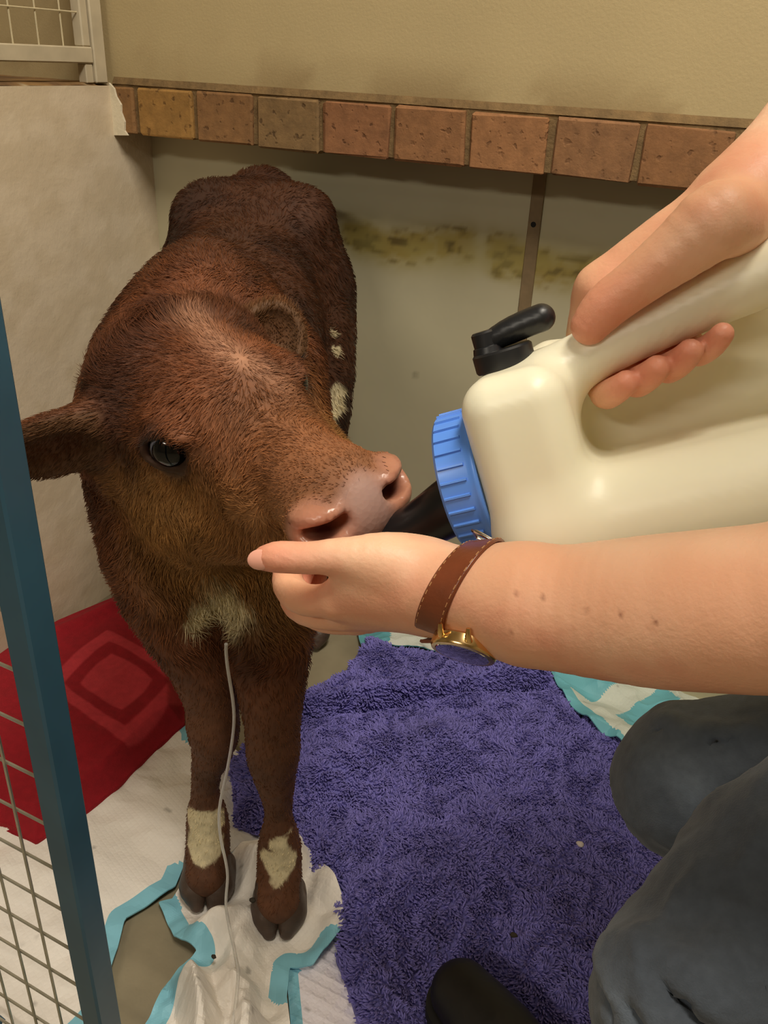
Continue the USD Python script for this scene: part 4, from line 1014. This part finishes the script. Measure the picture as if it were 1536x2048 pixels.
# hooves: two claws on each foot
m_hoof = mat('hoof_horn', lin(74, 58, 48), .45, .25, 60, .4, 130, .001, vec=(1, 1, 5))
feet = [(bx, BF) for s, bx, ft, kn in FLEGS] + [(cb(.105, s * .088, 0), BF) for s in (-1, 1)]
for bx, fw_ in feet:
    sd = np.array([-fw_[1], fw_[0], 0])
    for s in (-1, 1):
        h = Shape(); b0 = bx + np.array([0, 0, .004])
        h.chain([b0 - fw_ * .002 + sd * s * .0165 + ZZ * .020, b0 + fw_ * .034 + sd * s * .0165 + ZZ * .024, b0 + fw_ * .056 + sd * s * .011 + ZZ * .012], [.0170, .0180, .0095], .01)
        h.cone(b0 + fw_ * .020 + sd * s * .014 + ZZ * .056, b0 + fw_ * .038 + sd * s * .016 + ZZ * .026, .0165, .0175, .01)
        h.box(b0 + fw_ * .03 - ZZ * .0375, (.1, .1, .04), None, .001, .003, 's')
        obj('hoof', h.mesh(.003), m_hoof, ct, smooth=True)
# coat
f = cm.faces; tri = v[f]; ar = np.linalg.norm(np.cross(tri[:, 1] - tri[:, 0], tri[:, 2] - tri[:, 0]), axis=1) / 2
cen = tri.mean(1); ch = np.linalg.norm(cen - HO, axis=1)
wgt = ar * (1 + 3.0 * step(ch, .34, .18)) * (bare[f].max(1) < .4) * (hole[f].max(1) < .3) * np.where(cen[:, 2] < .052, 0, 1)
for s, c in EYES: wgt *= (np.linalg.norm(cen - c, axis=1) > (.0275 if s < 0 else .014))
NH = 105000
ids = rng.choice(len(f), NH, p=wgt / wgt.sum()); w1, w2 = rng.random(NH), rng.random(NH); fl_ = w1 + w2 > 1; w1[fl_], w2[fl_] = 1 - w1[fl_], 1 - w2[fl_]
bw = np.stack([1 - w1 - w2, w1, w2], 1)
p0 = (tri[ids] * bw[:, :, None]).sum(1); n0 = (gn[f[ids]] * bw[:, :, None]).sum(1); n0 /= np.linalg.norm(n0, axis=1, keepdims=True)
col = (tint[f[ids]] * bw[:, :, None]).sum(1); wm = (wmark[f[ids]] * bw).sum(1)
rel = (p0 - HO) / HS; a_, l_, d_ = rel @ HA, rel @ HL, rel @ HD
hw = step(np.linalg.norm(p0 - HO, axis=1), .24, .16)
flow = -BF * .55 - ZZ * .75 + 0 * p0
legw = step(p0[:, 2], .45, .32)[:, None]; flow = flow * (1 - legw) + legw * (-ZZ - BF * .1)
whorl = hd(.0, .020, .03); rad = p0 - whorl; rad /= np.linalg.norm(rad, axis=1, keepdims=True) + 1e-6
fore = (step(d_, -.03, .0) * step(a_, .06, .02))[:, None]
face = -HA * .35 - HD * .75 + 0 * p0
face = face * (1 - fore) + fore * (rad * .9 - HA * .2)
mz = step(a_, .09, .13)[:, None]; face = face * (1 - mz) + mz * (-HA * .9 - HD * .15)
flow = flow * (1 - hw[:, None]) + face * hw[:, None]
cl = np.stack([fbm(p0 * 24 + k * 13, 2, 50 + k) - .5 for k in range(3)], 1)
flow = flow + cl * (1.9 + 2.2 * hw * np.exp(-((a_ + .12) / .04) ** 2))[:, None] + rng.normal(0, .16, p0.shape)
flow -= n0 * (flow * n0).sum(1, keepdims=True); flow /= np.linalg.norm(flow, axis=1, keepdims=True) + 1e-6
ln = .0105 * np.ones(NH); ln = np.where(hw > .5, .0085, ln)
ln = ln + hw * step(d_, -.05, -.11) * .008 + .007 * step(np.abs(p0 - at(440, 1240, .9)).max(1), .09, .05)
ln = ln * (1 - .6 * mz[:, 0] * hw) * (1 - .62 * legw[:, 0]); pl_ = np.exp(-((a_ + .12) / .035) ** 2) * hw * step(d_, -.08, -.02); ln += .016 * pl_
for s, base, c, A, L in EAR:
    e = (p0 - c) @ A.T; m_ = (np.linalg.norm(e / [L * .6, .055, .035], axis=1) < 1.1)
    lo_ = m_ & (np.linalg.norm(p0 - at(112, 975, .80), axis=1) < .026) & (s < 0)
    flow[m_] = nrm(A[0]) * .8 + flow[m_] * .5; flow[lo_] = -ZZ * .9 + flow[lo_] * .4; ln = np.where(m_, .0065, ln); ln = np.where(lo_, .018, ln)
    col[lo_] = mixc(col[lo_], lin(196, 168, 116), .7)
ln *= .65 + .7 * rng.random(NH)
lift = (.20 + .22 * rng.random(NH))[:, None]
p1 = p0 + (flow * .75 + n0 * lift) * ln[:, None] * .5
p2 = p1 + (flow * .95 + n0 * (lift - .22)) * ln[:, None] * .55
clump = fbm(p0 * 60, 2, 71)
col = col * (.72 + .6 * rng.random(NH))[:, None] * (.72 + .56 * clump)[:, None]
m_coat = mat('calf_coat', 'tint', .5, .04, 30, specular_ior_level=.22)
wd = np.where(hw > .3, .00058, .00090)
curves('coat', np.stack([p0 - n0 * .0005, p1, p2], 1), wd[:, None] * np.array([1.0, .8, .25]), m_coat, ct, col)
# ================================================================== DRIP LINE
tl = [at(452, 1288, .875), at(456, 1340, .90), at(468, 1430, .945), at(463, 1490, .975), at(450, 1560, 1.005), at(438, 1640, 1.035), at(444, 1690, 1.045), at(455, 1750, 1.055), at(452, 1810, 1.065), *[np.array([*q_[:2], float(z_crumple(q_[None, :2])[0]) + .0035]) for q_ in (on_z(460, 1875, .02), on_z(472, 1925, .02), on_z(478, 1975, .02), on_z(474, 2020, .02), on_z(468, 2070, .02), on_z(450, 2150, .02))]]
m_tube = usdkit.material(stage, '/World/Looks/clear_tube', {'p': ('principled_bsdf', {'base_color': (.9, .88, .84), 'roughness': .12, 'transmission_weight': .55, 'ior': 1.35})}, surface='p.BSDF')
tl = spline(tl, 120); ins_ = shapely.contains_xy(Polygon(cr_poly), tl[:, 0], tl[:, 1]); tl[ins_, 2] = np.maximum(tl[ins_, 2], z_crumple(tl[ins_, :2]) + .003)
tl[:, 2] = np.where(np.arange(120) > 60, uniform_filter1d(tl[:, 2], 5), tl[:, 2])
tag(obj('drip_tube', tube(tl, .0019, 10), m_tube, smooth=60), 'thin clear drip tube hanging from the chest of the calf down onto the crumpled pad', 'drip tube')
crumb(505, 1800, .05, .0045, 'dirt_crumb', 'black dirt crumb on the crumpled pad between the two front hooves', 'dirt crumb', m_crumb, seed=1)
crumb(427, 1913, .035, .0035, 'dirt_crumb', 'small black dirt crumb on the crumpled pad beside the drip tube', 'dirt crumb', m_crumb, seed=2)
crumb(236, 1657, .012, .0022, 'dirt_crumb', 'grey speck in the middle of the large left pad', 'dirt crumb', m_crumb, seed=3)
crumb(1160, 1688, .06, .0055, 'fluff', 'tiny white fluff on the purple blanket', 'fluff', m_fluff, seed=4)
crumb(1027, 1870, .05, .0045, 'dirt_crumb', 'brown crumb on the lower purple blanket', 'dirt crumb', m_crumb, seed=5)
# ------------------------------------------------------------------ every thing's origin at its base
for prim in stage.GetPrimAtPath('/World').GetChildren():
    if prim.GetTypeName() != 'Xform': continue
    kids = [p for p in Usd.PrimRange(prim) if p.IsA(UsdGeom.PointBased)]
    allp = [np.array(UsdGeom.PointBased(k).GetPointsAttr().Get()) for k in kids]
    lo, hi = np.min([a.min(0) for a in allp], 0), np.max([a.max(0) for a in allp], 0)
    o = np.array([(lo[0] + hi[0]) / 2, (lo[1] + hi[1]) / 2, lo[2]])
    for k, a in zip(kids, allp): UsdGeom.PointBased(k).GetPointsAttr().Set(Vt.Vec3fArray.FromNumpy((a - o).astype(np.float32)))
    UsdGeom.Xformable(prim).AddTranslateOp().Set(Gf.Vec3d(*map(float, o)))
